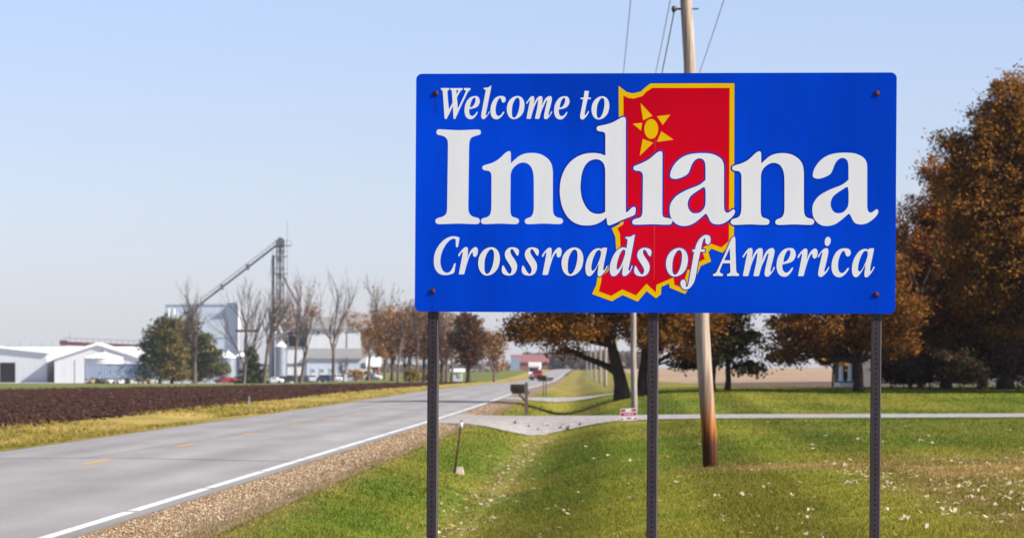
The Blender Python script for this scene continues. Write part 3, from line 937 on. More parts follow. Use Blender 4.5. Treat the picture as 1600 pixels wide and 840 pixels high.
W2, H2, CR = 1.2225, 0.6075, 0.030
corner = []
for cx, cz, a0 in ((W2 - CR, H2 - CR, 0), (-W2 + CR, H2 - CR, 90), (-W2 + CR, -H2 + CR, 180), (W2 - CR, -H2 + CR, 270)):
    for k in range(9):
        a = math.radians(a0 + k * 11.25)
        corner.append((cx + CR * math.cos(a), cz + CR * math.sin(a)))
panel = on_sign("panel", filled("panel", [corner], -0.0016, 0.0032), M_blue, sign)
backing = on_sign("panel_backing", filled("panel_backing", [[(x * 0.9995, z * 0.9995) for x, z in corner]], -0.0052, 0.0040), M_alu, sign)

shape = {k: [smooth_outline(parse(s)) for s in v] for k, v in SIGN_ART.items()}
g_ = on_sign("state_border", filled("state_border", shape['outer'], 0.0001, 0.00004), M_gold, panel)
on_sign("border_outline", ribbon("border_outline", shape['outer'], 0.0017, 0.00015), M_navy, panel)
on_sign("state_shape", filled("state_shape", shape['inner'], 0.0002, 0.00004), M_red, panel)
on_sign("sun_disc", filled("sun_disc", shape['disc'], 0.00027, 0.00004), M_gold, panel)
for k in range(5):
    on_sign("sun_ray", filled("sun_ray", shape['ray%d' % k], 0.00027, 0.00004), M_gold, panel)
# thin seam down the middle of the red field
seam = MB().box(-0.0012 + 0.004, 0.0012 + 0.004, -0.00027, -0.00023, -0.44, 0.30).build("panel_seam", plain("seam_red", (0.72, 0.05, 0.07, 1), 0.5), panel)
for gi, (ch, x0, z0, s) in enumerate(LETTERING):
    conts = [[(x0 / 1000 + s * px_, z0 / 1000 + s * pz_) for px_, pz_ in ct] for ct in shape[ch]]
    if ch in 'DJand@sofA' and 11 <= gi <= 28 and gi not in (15,):
        hw = 0.0078 if gi < 16 else 0.0048
        on_sign("letter_outline", ribbon("letter_outline", conts, hw, 0.00032 + 0.000002 * gi), M_navy, panel)
    on_sign("letter", filled("letter", conts, 0.00044 + 0.000002 * gi, 0.00004), M_letter, panel)

for bx_, bz_ in ((-1.121, 0.5074), (1.123, 0.5025), (-1.1306, -0.504), (1.1263, -0.5108)):
    bm_ = MB()
    bm_.lathe([(0.0, 0.0), (0.0145, 0.0), (0.0145, 0.002), (0.0105, 0.0022), (0.0105, 0.0036), (0.008, 0.0046), (0.0, 0.005)], sides=12)
    me = bm_.mesh("bolt", True)
    me.transform(Matrix(((1, 0, 0, bx_), (0, 0, -1, -0.0003), (0, 1, 0, bz_), (0, 0, 0, 1))))
    on_sign("bolt", me, M_rust, sign)
    st = MB()
    zb = -H2 + 0.004 if bz_ < 0 else bz_ - 0.10
    st.add([(bx_ - 0.006, -0.0003, bz_ - 0.01), (bx_ + 0.006, -0.0003, bz_ - 0.01), (bx_ + 0.009, -0.0003, zb), (bx_ - 0.009, -0.0003, zb)], [(0, 3, 2, 1)])
    on_sign("bolt_streak", st.mesh("bolt_streak"), M_streak, sign)

# perforated square posts bolted behind the panel
PW = 0.0265
yaw = math.atan2(ex.y, ex.x)
for uq in (-1.1300, -0.0016, 1.1268):
    top = SIGN_C + ex * uq + ez * (H2 - 0.05) - en * (0.010 + PW)
    lowx = SIGN_C + ex * uq - ez * (H2 + 1.2) - en * (0.010 + PW)
    dirv = (lowx - top).normalized()
    g0 = gz(lowx.x, lowx.y) - 0.35
    foot = top + dirv * ((top.z - g0) / -dirv.z)
    L = (top - foot).length
    axis = (top - foot).normalized()
    Xa = (ex - axis * ex.dot(axis)).normalized()
    Ya = axis.cross(Xa)
    M = Matrix(((Xa.x, Ya.x, axis.x, foot.x), (Xa.y, Ya.y, axis.y, foot.y), (Xa.z, Ya.z, axis.z, foot.z), (0, 0, 0, 1)))
    c_ = 0.004
    sec = [(-PW, -PW + c_), (-PW + c_, -PW), (PW - c_, -PW), (PW, -PW + c_), (PW, PW - c_), (PW - c_, PW), (-PW + c_, PW), (-PW, PW - c_)]
    po = MB().prism(sec, 0, L, 'z').build("post", M_post, sign)
    po.matrix_local = sign.matrix_world.inverted() @ M
    hol = MB()
    z = 0.3
    while z < L - 0.05:
        ring = [(0.0056 * math.cos(a), 0.0056 * math.sin(a)) for a in np.linspace(0, 2 * np.pi, 10, endpoint=False)]
        hol.add([(q[0], -PW - 0.0004, z + q[1]) for q in ring], [tuple(range(9, -1, -1))][:1])
        hol.add([(PW + 0.0004, q[0], z + q[1]) for q in ring], [tuple(range(10))])
        z += 0.0254
    h_ = hol.build("punched_holes", M_hole, po)
    h_["kind"] = "stuff"

# ------------------------------------------------------------------ utility poles and lines
M_pole = bpy.data.materials.new("utility_pole_wood")
M_pole.use_nodes = True
nt = M_pole.node_tree
b = nt.nodes["Principled BSDF"]
b.inputs["Roughness"].default_value = 0.85
b.inputs["Specular IOR Level"].default_value = 0.2
tc = nt.nodes.new("ShaderNodeTexCoord")
mp = nt.nodes.new("ShaderNodeMapping")
mp.inputs["Scale"].default_value = (20, 20, 0.55)
nz = nt.nodes.new("ShaderNodeTexNoise")
nz.inputs["Scale"].default_value = 1.6
nz.inputs["Detail"].default_value = 7
sep = nt.nodes.new("ShaderNodeSeparateXYZ")
mr = nt.nodes.new("ShaderNodeMapRange")
mr.inputs["From Min"].default_value = 0.3
mr.inputs["From Max"].default_value = 1.7
add = nt.nodes.new("ShaderNodeMath")
add.operation = 'MULTIPLY_ADD'
add.inputs[1].default_value = 0.55
r1 = nt.nodes.new("ShaderNodeValToRGB")
e = r1.color_ramp.elements
e[0].position, e[0].color = 0.10, (0.075, 0.026, 0.010, 1)      # creosote bled out at the foot
e[1].position, e[1].color = 1.0, (0.40, 0.315, 0.255, 1)
e.new(0.28).color = (0.30, 0.105, 0.022, 1)
e.new(0.62).color = (0.30, 0.205, 0.14, 1)
r2 = nt.nodes.new("ShaderNodeMapRange")
r2.inputs["From Min"].default_value = 0.3
r2.inputs["From Max"].default_value = 0.7
r2.inputs["To Min"].default_value = 0.42
r2.inputs["To Max"].default_value = 1.25
sc = nt.nodes.new("ShaderNodeVectorMath")
sc.operation = 'SCALE'
L_ = nt.links.new
L_(tc.outputs["Object"], mp.inputs["Vector"])
L_(mp.outputs[0], nz.inputs["Vector"])
L_(tc.outputs["Object"], sep.inputs[0])
L_(sep.outputs["Z"], mr.inputs["Value"])
L_(nz.outputs["Fac"], add.inputs[0])
sub_ = nt.nodes.new("ShaderNodeMath")
sub_.operation = 'ADD'
sub_.inputs[1].default_value = -0.27
L_(mr.outputs[0], sub_.inputs[0])
L_(sub_.outputs[0], add.inputs[2])
L_(add.outputs[0], r1.inputs["Fac"])
L_(nz.outputs["Fac"], r2.inputs["Value"])
L_(r1.outputs["Color"], sc.inputs[0])
L_(r2.outputs[0], sc.inputs["Scale"])
L_(sc.outputs[0], b.inputs["Base Color"])
M_greypole = mat("weathered_pole_wood", (0.34, 0.30, 0.27, 1), (0.20, 0.165, 0.14, 1), scale=4, stretch=(6, 6, 0.5))
M_iron = mat("galvanised_fittings", (0.06, 0.06, 0.065, 1), rough=0.5, metal=0.5)
M_porc = mat("porcelain_insulator", (0.14, 0.12, 0.12, 1), rough=0.3, spec=0.5)
M_wire = mat("line_wire", (0.16, 0.16, 0.18, 1), rough=0.5, metal=0.4)


def utility_pole(label, x, y, h, r0, r1_, lean, m, arms):
    z0 = gz(x, y)
    t = thing("utility_pole", label, "pole", (x, y, z0), group="utility poles along the road")
    n = 12
    pts = [(lean[0] * k / n + 0.012 * math.sin(k * 1.7), lean[1] * k / n, -0.4 + (h + 0.4) * k / n) for k in range(n + 1)]
    MB().tube(pts, [r0 + (r1_ - r0) * k / n for k in range(n + 1)], 18).build("shaft", m, t, smooth=True)
    tips = []
    fx = lambda z: lean[0] * (z + 0.4) / (h + 0.4)
    a = MB().box(-1.2, 1.2, -0.16, -0.06, -0.06, 0.06).build("crossarm", M_greypole, t, loc=(fx(arms) + 0.25, -0.08, arms))
    for off in (-0.85, 0.0, 1.45 - 0.3):
        MB().lathe([(0, 0), (0.02, 0), (0.02, 0.08), (0.055, 0.09), (0.04, 0.13), (0.05, 0.16), (0.03, 0.2), (0, 0.21)], sides=10).build("insulator", M_porc, a, loc=(off, -0.11, 0.06))
        tips.append(Vector((x + fx(arms) + 0.25 + off, y - 0.19, z0 + arms + 0.25)))
    # telephone line bracket on the road side
    zt = arms - 2.08
    br = MB().tube([(0.03, 0, 0), (-0.18, 0, 0)], 0.018, 8).tube([(0.0, 0, 0), (0.20, 0, 0)], 0.012, 8)
    br.lathe([(0, -0.05), (0.03, -0.045), (0.045, 0.0), (0.03, 0.045), (0, 0.05)], -0.20, 0, 10)
    br.tube([(-0.17, 0, 0.02), (-0.22, 0, -0.06)], 0.014, 6)
    br.build("line_bracket", M_iron, t, loc=(fx(zt), -0.02, zt))
    tips.append(Vector((x + fx(zt) - 0.20, y - 0.02, z0 + zt - 0.05)))
    return t, tips


pole_spec = [("tall leaning wooden utility pole with orange stained foot behind the sign", 3.26, 58.6, 10.1, 0.128, 0.085, (-0.55, 0), M_pole, 9.55),
             ("grey utility pole with its foot behind the driveway, left of the middle signpost", *at(991, 0, 128)[:2], 9.6, 0.115, 0.075, (-0.10, 0), M_greypole, 9.2),
             ("pale utility pole just left of the spreading oak trunk", *at(962, 0, 226)[:2], 9.4, 0.14, 0.10, (0.05, 0), M_greypole, 9.0)]
for (px_, d_), lab in zip(((946, 330), (938, 430), (930, 540), (923, 680), (917, 850)),
                          ("first of the five small far poles beyond the oak, rightmost", "second from the right of the five small far poles", "third from the right of the five small far poles",
                           "fourth from the right of the five small far poles", "leftmost and farthest of the five small far poles")):
    pole_spec.append((lab, at(px_, 0, d_)[0], d_, 9.4, 0.15, 0.11, (0.0, 0), M_greypole, 9.0))
ends = []
for sp_ in pole_spec:
    t_, tips = utility_pole(*sp_)
    ends.append(tips)
wire_names = ("left crossarm wire", "middle crossarm wire", "right crossarm wire", "low telephone wire")
for w in range(4):
    bm_ = MB()
    pts = []
    for i in range(len(ends) - 1):
        p, q = ends[i][w], ends[i + 1][w]
        for k in range(16 if i == 0 else 8):
            f = k / (16 if i == 0 else 8)
            v = p.lerp(q, f)
            v.z -= (0.28 if w < 3 else 0.4) * 4 * f * (1 - f)
            pts.append(v)
    pts.append(ends[-1][w])
    bm_.tube(pts, 0.0095 if w < 3 else 0.011, 5)
    o = bm_.build("power_line", M_wire)
    tag(o, ("thin power line from the left end of the pole crossarm against the sky", "thin power line from the middle of the pole crossarm against the sky",
            "thin power line right of the leaning pole against the sky", "low telephone line tied to the bracket on the leaning pole")[w], "power line", "lines strung along the utility poles")

# ------------------------------------------------------------------ mailboxes, marker, yard sign, posts
M_box = mat("mailbox_black", (0.018, 0.013, 0.012, 1), (0.028, 0.016, 0.012, 1), scale=6, rough=0.5)
M_mpost = mat("mailbox_post_wood", (0.15, 0.115, 0.105, 1), (0.085, 0.062, 0.058, 1), scale=8, stretch=(3, 3, 0.5))
M_mail_red = mat("mailbox_flag_red", (0.4, 0.02, 0.02, 1))


def box_shell(w, h, L):
    """arched mailbox: flat sides, half-round lid; long axis x"""
    prof = [(-w / 2, 0), (w / 2, 0), (w / 2, h - w / 2)]
    prof += [(w / 2 * math.cos(a), h - w / 2 + w / 2 * math.sin(a)) for a in np.linspace(0.3, math.pi - 0.3, 9)]
    prof += [(-w / 2, h - w / 2)]
    return MB().prism(prof, -L / 2, L / 2, 'x')


def mailbox1():
    d = 127.0
    x = at(822.5, 0, d)[0]
    z0 = gz(x, d)
    t = thing("mailbox", "black mailbox on a grey wooden post with brace beside the near driveway", "mailbox", (x, d, z0))
    dz = EYE - 25 / FPX * d - z0                                  # top of the post
    MB().box(-0.055, 0.055, -0.055, 0.055, -0.3, dz).build("post", M_mpost, t)
    MB().box(-0.52, 0.12, -0.045, 0.045, dz - 0.40, dz - 0.32).build("arm", M_mpost, t)
    MB().tube([(-0.03, 0, dz - 0.66), (-0.26, 0, dz - 0.42)], 0.04, 4).build("brace", M_mpost, t)
    o = box_shell(0.20, 0.26, 0.50).build("box", M_box, t, loc=(-0.31, 0, dz - 0.32))
    MB().box(-0.262, -0.251, -0.09, 0.09, 0.01, 0.20).build("door", M_box, o)
    MB().box(-0.05, 0.0, -0.112, -0.104, 0.05, 0.19).build("flag", M_box, o)


def mailbox2():
    d = 184.0
    x = at(853.5, 0, d)[0]
    z0 = gz(x, d)
    t = thing("mailbox", "pair of dark mailboxes on two thin posts beside the far driveway", "mailbox", (x, d, z0))
    top = EYE - 20 / FPX * d - z0
    for q in (-0.14, 0.0):
        MB().tube([(q, 0, -0.3), (q, 0, top + 0.1)], 0.028, 8).build("post", M_mpost, t)
    MB().box(-0.45, 0.30, -0.05, 0.05, top - 0.10, top - 0.04).build("arm", M_mpost, t)
    o = box_shell(0.20, 0.25, 0.48).build("box", M_box, t, loc=(-0.24, 0, top - 0.04))
    o.rotation_euler = (0, math.radians(6), 0)
    MB().box(-0.25, -0.241, -0.08, 0.08, 0.01, 0.2).build("door", M_box, o)
    o = box_shell(0.11, 0.10, 0.32).build("newspaper_tube", M_box, t, loc=(0.20, 0.0, top - 0.02))
    MB().box(0.155, 0.168, -0.04, 0.04, 0.01, 0.08).build("cap", M_box, o)


mailbox1()
mailbox2()

M_rod = mat("rusty_rod", (0.085, 0.034, 0.014, 1), (0.045, 0.018, 0.009, 1), scale=12)
M_cap = mat("white_cap", (0.80, 0.79, 0.75, 1), rough=0.5)
M_block = mat("chalky_stone", (0.62, 0.53, 0.42, 1), (0.46, 0.38, 0.29, 1), scale=5, bump=0.4)
d = 66.5
x0 = at(708.5, 0, d)[0]
mk = thing("marker_post", "leaning rusty marker rod with white cap in the ditch beside the left signpost", "marker post", (x0, d, gz(x0, d)))
MB().tube([(0, 0, -0.2), (0.135, 0, 0.83)], 0.021, 10).build("rod", M_rod, mk, smooth=True)
MB().tube([(0.135, 0, 0.83), (0.152, 0, 0.93)], [0.031, 0.026], 12).build("cap", M_cap, mk, smooth=True)
MB().tube([(0.147, 0, 0.93), (0.158, 0, 0.965)], [0.016, 0.010], 8).build("tip", M_box, mk)
blk = MB()
blk.add([(-0.12, -0.05, -0.03), (0.02, -0.08, -0.03), (0.17, -0.09, -0.03), (0.18, 0.07, -0.03), (-0.05, 0.10, -0.03), (-0.04, -0.03, 0.085), (0.06, -0.055, 0.10), (0.155, -0.06, 0.125), (0.155, 0.05, 0.12), (0.02, 0.07, 0.10)],
        [(4, 3, 2, 1, 0), (0, 1, 6, 5), (1, 2, 7, 6), (2, 3, 8, 7), (3, 4, 9, 8), (4, 0, 5, 9), (5, 6, 7, 8, 9)])
tag(blk.build("stone_block", M_block, None, loc=(x0 + 0.02, d + 0.06, gz(x0, d) - 0.01)), "pale stone block at the foot of the leaning marker rod", "stone")

M_ysw = mat("yard_sign_white", (0.66, 0.62, 0.68, 1), rough=0.5)
M_ysr = mat("yard_sign_red", (0.36, 0.012, 0.022, 1), rough=0.5)
d = 91.0
x0, _, zc = at(983.5, 647, d)
ys = thing("yard_sign", "small red and white yard sign stuck in the lawn before the driveway", "yard sign", (x0, d, gz(x0, d)))
ys.rotation_euler = (0, math.radians(-2.5), math.radians(4))
hh = zc - gz(x0, d)
w2, h2 = 0.212, 0.155
MB().box(-w2, w2, -0.004, 0.004, hh - h2, hh + h2).build("board", M_ysw, ys)
for (a0, a1, b0, b1) in ((-0.20, -0.075, 0.075, 0.135), (0.075, 0.20, 0.075, 0.135), (-0.195, 0.195, -0.035, 0.05), (-0.195, -0.14, -0.135, -0.095), (0.14, 0.195, -0.135, -0.09)):
    MB().box(a0, a1, -0.0058, -0.0042, hh + b0, hh + b1).build("red_block", M_ysr, ys)
for k, wq in enumerate((-0.11, -0.045, 0.015, 0.085)):
    MB().box(wq, wq + (0.035, 0.045, 0.05, 0.03)[k], -0.0072, -0.006, hh - 0.01, hh + 0.025).build("white_mark", M_ysw, ys)
MB().box(-0.05, 0.06, -0.0058, -0.0042, hh - 0.115, hh - 0.075).build("red_block", M_ysr, ys)
for q in (-0.13, 0.13):
    MB().tube([(q, 0.008, -0.15), (q, 0.008, hh + 0.1)], 0.004, 6).build("wire_leg", M_iron, ys)

M_peg = mat("grey_marker", (0.30, 0.34, 0.36, 1))
d = 150.0
x0, _, zt = at(389, 619, d)
o = MB().lathe([(0.0, -0.2), (0.028, -0.2), (0.028, zt - gz(x0, d) - 0.05), (0.033, zt - gz(x0, d) - 0.04), (0.026, zt - gz(x0, d)), (0, zt - gz(x0, d))], sides=10).build("field_marker", M_peg, loc=(x0, d, gz(x0, d)))
tag(o, "short grey marker stake at the edge of the ploughed field", "marker post")

# stones around the end of the driveway culvert
M_cul = mat("culvert_stone", (0.26, 0.24, 0.22, 1), (0.12, 0.11, 0.10, 1), scale=4, bump=0.5)
r = np.random.default_rng(4)
for k in range(7):
    yy_ = 106.6 + r.uniform(-0.4, 0.5)
    xx_ = float(XL(yy_)) + 2.5 + k * 0.33 + r.uniform(-0.1, 0.1)
    s_ = r.uniform(0.05, 0.11)
    P = _oct_v * s_ * r.uniform(0.7, 1.2, (6, 1))
    bmq = MB().add([tuple(p) for p in P] , [tuple(f) for f in _oct_f])
    o = bmq.build("culvert_stone", M_cul, loc=(xx_, yy_, gz(xx_, yy_) + s_ * 0.3))
    tag(o, "grey stone lying at the mouth of the culvert under the near driveway", "stone", "stones at the culvert mouth")

# fallen leaves and pale corn husks on the grass
M_husk = tint_mat("dry_husk", noise_scale=14, amount=0.2, translucent=0.25)


def leaf_litter(n, seed):
    r = np.random.default_rng(seed)
    y = inv_d2(n, 30, 150, r)
    x = r.uniform(-1, 1, n) * (y * 0.15 + 2)
    u = x - XL(y)
    p = 0.10 + 0.75 * smoothstep(8.5, 10.5, u) * (1 - smoothstep(56, 66, y)) + 0.55 * np.exp(-((u - 3.2) / 0.3) ** 2) * smoothstep(38, 48, y) * (1 - smoothstep(90, 104, y))
    k = (u > 2.1) & (r.uniform(0, 1, n) < p * (0.35 + 1.3 * (fbm(x / 1.2, y / 2.2, 91) > 0.52)))
    x, y = x[k], y[k]
    yd = r.uniform(42, 106, 520)                                  # drift along the bottom of the ditch
    yt = r.uniform(37, 61, 1500)                                  # dry patch on the right
    xt = XL(yt) + r.uniform(8.6, 16.5, 1500)
    kt = fbm(xt / 0.9, yt / 2.0, 93) > 0.53
    x, y = np.r_[x, XL(yd) + r.normal(3.25, 0.2, 520), xt[kt]], np.r_[y, yd, yt[kt]]
    n = len(x)
    s = r.uniform(0.014, 0.038, n) * (0.8 + y / 110)
    a = r.uniform(0, 2 * np.pi, n)
    asp = r.uniform(0.35, 0.8, n)
    z = ground_z(x, y) + 0.03
    dx, dy = np.cos(a) * s, np.sin(a) * s
    ex_, ey_ = -np.sin(a) * s * asp, np.cos(a) * s * asp
    c1, c2 = r.uniform(0.0, 0.03, n), r.uniform(0.0, 0.045, n)
    V = np.stack([np.stack([x - dx, y - dy, z + c1], -1), np.stack([x + ex_, y + ey_, z], -1), np.stack([x + dx, y + dy, z + c2], -1), np.stack([x - ex_, y - ey_, z], -1)], 1).reshape(-1, 3)
    pal = np.array([(0.50, 0.40, 0.25), (0.42, 0.28, 0.13), (0.28, 0.16, 0.07), (0.55, 0.47, 0.33)])
    c = pal[r.integers(0, 4, n)] * r.uniform(0.7, 1.1, (n, 1))
    return link("fallen_leaves", np_mesh("fallen_leaves", V, np.arange(4 * n).reshape(-1, 4), c), None, M_husk)


stuff(leaf_litter(9000, 3), "pale dry fallen leaves scattered over the lawn", "leaves")


def husk_mesh(seed):
    r = np.random.default_rng(seed)
    vs_, fs, L = [], [], 0.11
    for q in range(4):                                            # a few curled papery blades splayed from one end
        a = r.uniform(-0.7, 0.7) + (math.pi if q == 3 else 0)
        w = r.uniform(0.014, 0.026)
        ln = L * r.uniform(0.7, 1.2)
        base = len(vs_)
        for k in range(5):
            f = k / 4
            ww = w * math.sin(math.pi * (0.12 + 0.8 * f))
            cx, cy, cz = math.cos(a) * ln * f, math.sin(a) * ln * f, 0.02 + 0.05 * r.uniform(0.2, 1) * math.sin(math.pi * f)
            vs_ += [(cx - math.sin(a) * ww, cy + math.cos(a) * ww, cz), (cx + math.sin(a) * ww, cy - math.cos(a) * ww, cz + 0.012)]
        for k in range(4):
            fs.append((base + 2 * k, base + 2 * k + 1, base + 2 * k + 3, base + 2 * k + 2))
    c = np.array([(0.52, 0.42, 0.28)]) * r.uniform(0.75, 1.1, (len(fs), 1))
    return np_mesh("corn_husk", vs_, fs, c)


husks = [husk_mesh(s) for s in range(6)]
r = np.random.default_rng(33)
spots = [(1568, 741), (1430, 743), (1512, 757), (1500, 763), (1530, 770), (1480, 765), (1465, 768), (1585, 775), (1570, 778), (1540, 784), (1560, 745), (1595, 790), (1525, 732), (1540, 726), (1475, 800), (1490, 803),
         (1238, 776), (1308, 728), (1320, 730), (1270, 697), (1440, 690), (1455, 695), (1343, 688), (1392, 758), (1400, 768), (1412, 760), (1265, 800), (1260, 812), (1450, 828), (1580, 760), (1555, 792), (1330, 758),
         (1120, 777), (1163, 777), (985, 722), (882, 800), (838, 766), (820, 724), (693, 786), (690, 790), (745, 831), (775, 812), (780, 755), (772, 776), (1385, 800), (1420, 815), (1500, 790), (1515, 780), (1545, 765), (1590, 735)]
for i, (px_, py_) in enumerate(spots):
    d = 1.6 * FPX / (py_ - HORIZON)
    for _ in range(6):
        d = (EYE - gz((px_ - 800) / FPX * d, d)) * FPX / (py_ - HORIZON)
    x0 = (px_ - 800) / FPX * d
    o = link("corn_husk", husks[i % 6], None, M_husk, loc=(x0, d, gz(x0, d) + 0.005), rz=r.uniform(0, 6.28))
    s_ = r.uniform(0.5, 1.0)
    o.scale = (s_, s_, s_)
    tag(o, "pale dry corn husk lying on the lawn", "husk", "pale husks scattered on the lawn")

# ------------------------------------------------------------------ trees
M_bark = mat("bark_brown", (0.062, 0.040, 0.027, 1), (0.026, 0.017, 0.012, 1), scale=3, bump=0.6, bscale=14, stretch=(2, 2, 0.5))
M_barkg = mat("bark_grey", (0.15, 0.105, 0.088, 1), (0.08, 0.056, 0.046, 1), scale=2, bump=0.4, bscale=8, stretch=(2, 2, 0.5))
M_leaf = tint_mat("autumn_leaves", rough=0.75, noise_scale=2.0, amount=0.15, translucent=0.33)

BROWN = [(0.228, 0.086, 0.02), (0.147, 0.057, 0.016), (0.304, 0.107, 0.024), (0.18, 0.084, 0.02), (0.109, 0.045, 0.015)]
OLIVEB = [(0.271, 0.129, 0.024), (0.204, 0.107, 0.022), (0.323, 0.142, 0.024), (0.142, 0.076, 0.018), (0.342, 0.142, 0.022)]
ORANGE = [(0.42, 0.135, 0.022), (0.31, 0.105, 0.02), (0.48, 0.19, 0.032), (0.24, 0.09, 0.02)]
GOLD = [(0.419, 0.223, 0.041), (0.338, 0.155, 0.03), (0.486, 0.284, 0.061), (0.243, 0.121, 0.03)]
TAN = [(0.375, 0.194, 0.081), (0.275, 0.144, 0.062), (0.425, 0.237, 0.094), (0.213, 0.125, 0.062)]
DARK = [(0.078, 0.043, 0.025), (0.056, 0.032, 0.022), (0.107, 0.058, 0.027), (0.044, 0.029, 0.019)]  # also puts shade into the low growth round the farmhouse
PINE = [(0.044, 0.057, 0.018), (0.031, 0.042, 0.016), (0.072, 0.065, 0.021), (0.062, 0.046, 0.018)]
SPRUCE = [(0.068, 0.093, 0.033), (0.048, 0.069, 0.027), (0.09, 0.108, 0.033), (0.038, 0.05, 0.024)]
OCHRE = [(0.224, 0.147, 0.045), (0.168, 0.112, 0.035), (0.264, 0.176, 0.054), (0.144, 0.12, 0.035)]


def leaf_quads(C, size, pal, r, elong=1.0):
    n = len(C)
    nrm = r.normal(0, 1, (n, 3))
    nrm /= np.linalg.norm(nrm, axis=1)[:, None]
    ref = r.normal(0, 1, (n, 3))
    a = np.cross(nrm, ref)
    a /= np.linalg.norm(a, axis=1)[:, None]
    b_ = np.cross(nrm, a)
    s = size * r.uniform(0.6, 1.3, (n, 1))
    V = np.stack([C - a * s * elong, C + b_ * s * 0.55 + a * s * 0.1, C + a * s * elong, C - b_ * s * 0.55 - a * s * 0.1], 1).reshape(-1, 3)
    pal = np.array(pal)
    c = pal[r.integers(0, len(pal), n)] * r.uniform(0.75, 1.25, (n, 1))
    return V, np.arange(4 * n).reshape(-1, 4), c


def curve_pts(p, q, n, r, jit, droop=0.0):
    p, q = Vector(p), Vector(q)
    L = (q - p).length
    out = []
    for k in range(n + 1):
        f = k / n
        v = p.lerp(q, f)
        amp = jit * L * math.sin(math.pi * f)
        v += Vector((r.normal(0, amp), r.normal(0, amp), r.normal(0, amp * 0.6)))
        v.z += droop * L * math.sin(math.pi * f)
        out.append(v)
    return out


def leafy_tree(name, label, x, y, trunk_h, trunk_r, blobs, clumps, per, leaf, clump_r, pal, seed, lean=(0, 0), bark=None, group=None, twigs=True, trunks=None):
    """crown of leaf clumps inside the given ellipsoids (offsets from the foot), each carried by its own limb"""
    r = np.random.default_rng(seed)
    t = thing(name, label, "tree", (x, y, gz(x, y)), group=group)
    w = MB()
    tops = []
    for (ox, lx, tr, th) in (trunks or [(0.0, lean[0], trunk_r, trunk_h)]):
        n = 6
        pts = [Vector((ox + lx * (k / n) ** 1.3 + r.normal(0, 0.03) * (k > 0) * th / 4, lean[1] * k / n, -0.3 + (th + 0.3) * k / n)) for k in range(n + 1)]
        rad = [tr * (1.5 if k == 0 else 1.12 if k == 1 else 1 - 0.4 * k / n) for k in range(n + 1)]
        w.tube(pts, rad, 10)
        tops.append((pts, rad[-1]))
    vol = np.array([b_[3] * b_[4] * b_[5] for b_ in blobs]) ** 0.75
    vol /= vol.sum()
    C, tone = [], []
    for bi, (cx, cy, cz, rx, ry, rz) in enumerate(blobs):
        pts, tr = min(tops, key=lambda q: (q[0][-1] - Vector((cx, cy, cz))).length)
        start = pts[3 if cz < pts[-1].z + rz * 0.6 else 6]
        mid = Vector((cx, cy, cz - 0.25 * rz))
        limb = curve_pts(start, mid, 5, r, 0.05, 0.06)
        w.tube(limb, [tr * (0.85 - 0.5 * k / 5) for k in range(6)], 7, caps=False)
        nc = max(3, int(clumps * vol[bi]))
        for _ in range(nc):
            v = r.normal(0, 1, 3)
            v /= np.linalg.norm(v)
            rr = r.uniform(0, 1) ** 0.42
            c = np.array([cx + v[0] * rx * rr, cy + v[1] * ry * rr, cz + v[2] * rz * rr])
            if c[2] < 0.4:
                continue
            if twigs and r.uniform() < 0.55:
                j = r.integers(1, 6)
                w.tube(curve_pts(limb[j], c, 3, r, 0.07, 0.03), [tr * 0.2, tr * 0.14, tr * 0.09, tr * 0.04], 4, caps=False)
            k = max(4, int(per * r.uniform(0.4, 1.5)))
            C.append(c + r.normal(0, 1, (k, 3)) * np.array([clump_r, clump_r, clump_r * 0.62]) * r.uniform(0.6, 1.3))
            tone.append(np.full(k, r.uniform(0.72, 1.28)))
    w.build("trunk", bark or M_bark, t, smooth=True)
    C, tone = np.concatenate(C), np.concatenate(tone)
    ok = C[:, 2] > 0.25
    C, tone = C[ok], tone[ok]
    V, F, c = leaf_quads(C, leaf, pal, r)
    link("crown", np_mesh("crown", V, F, c * tone[:, None]), t, M_leaf)
    return t


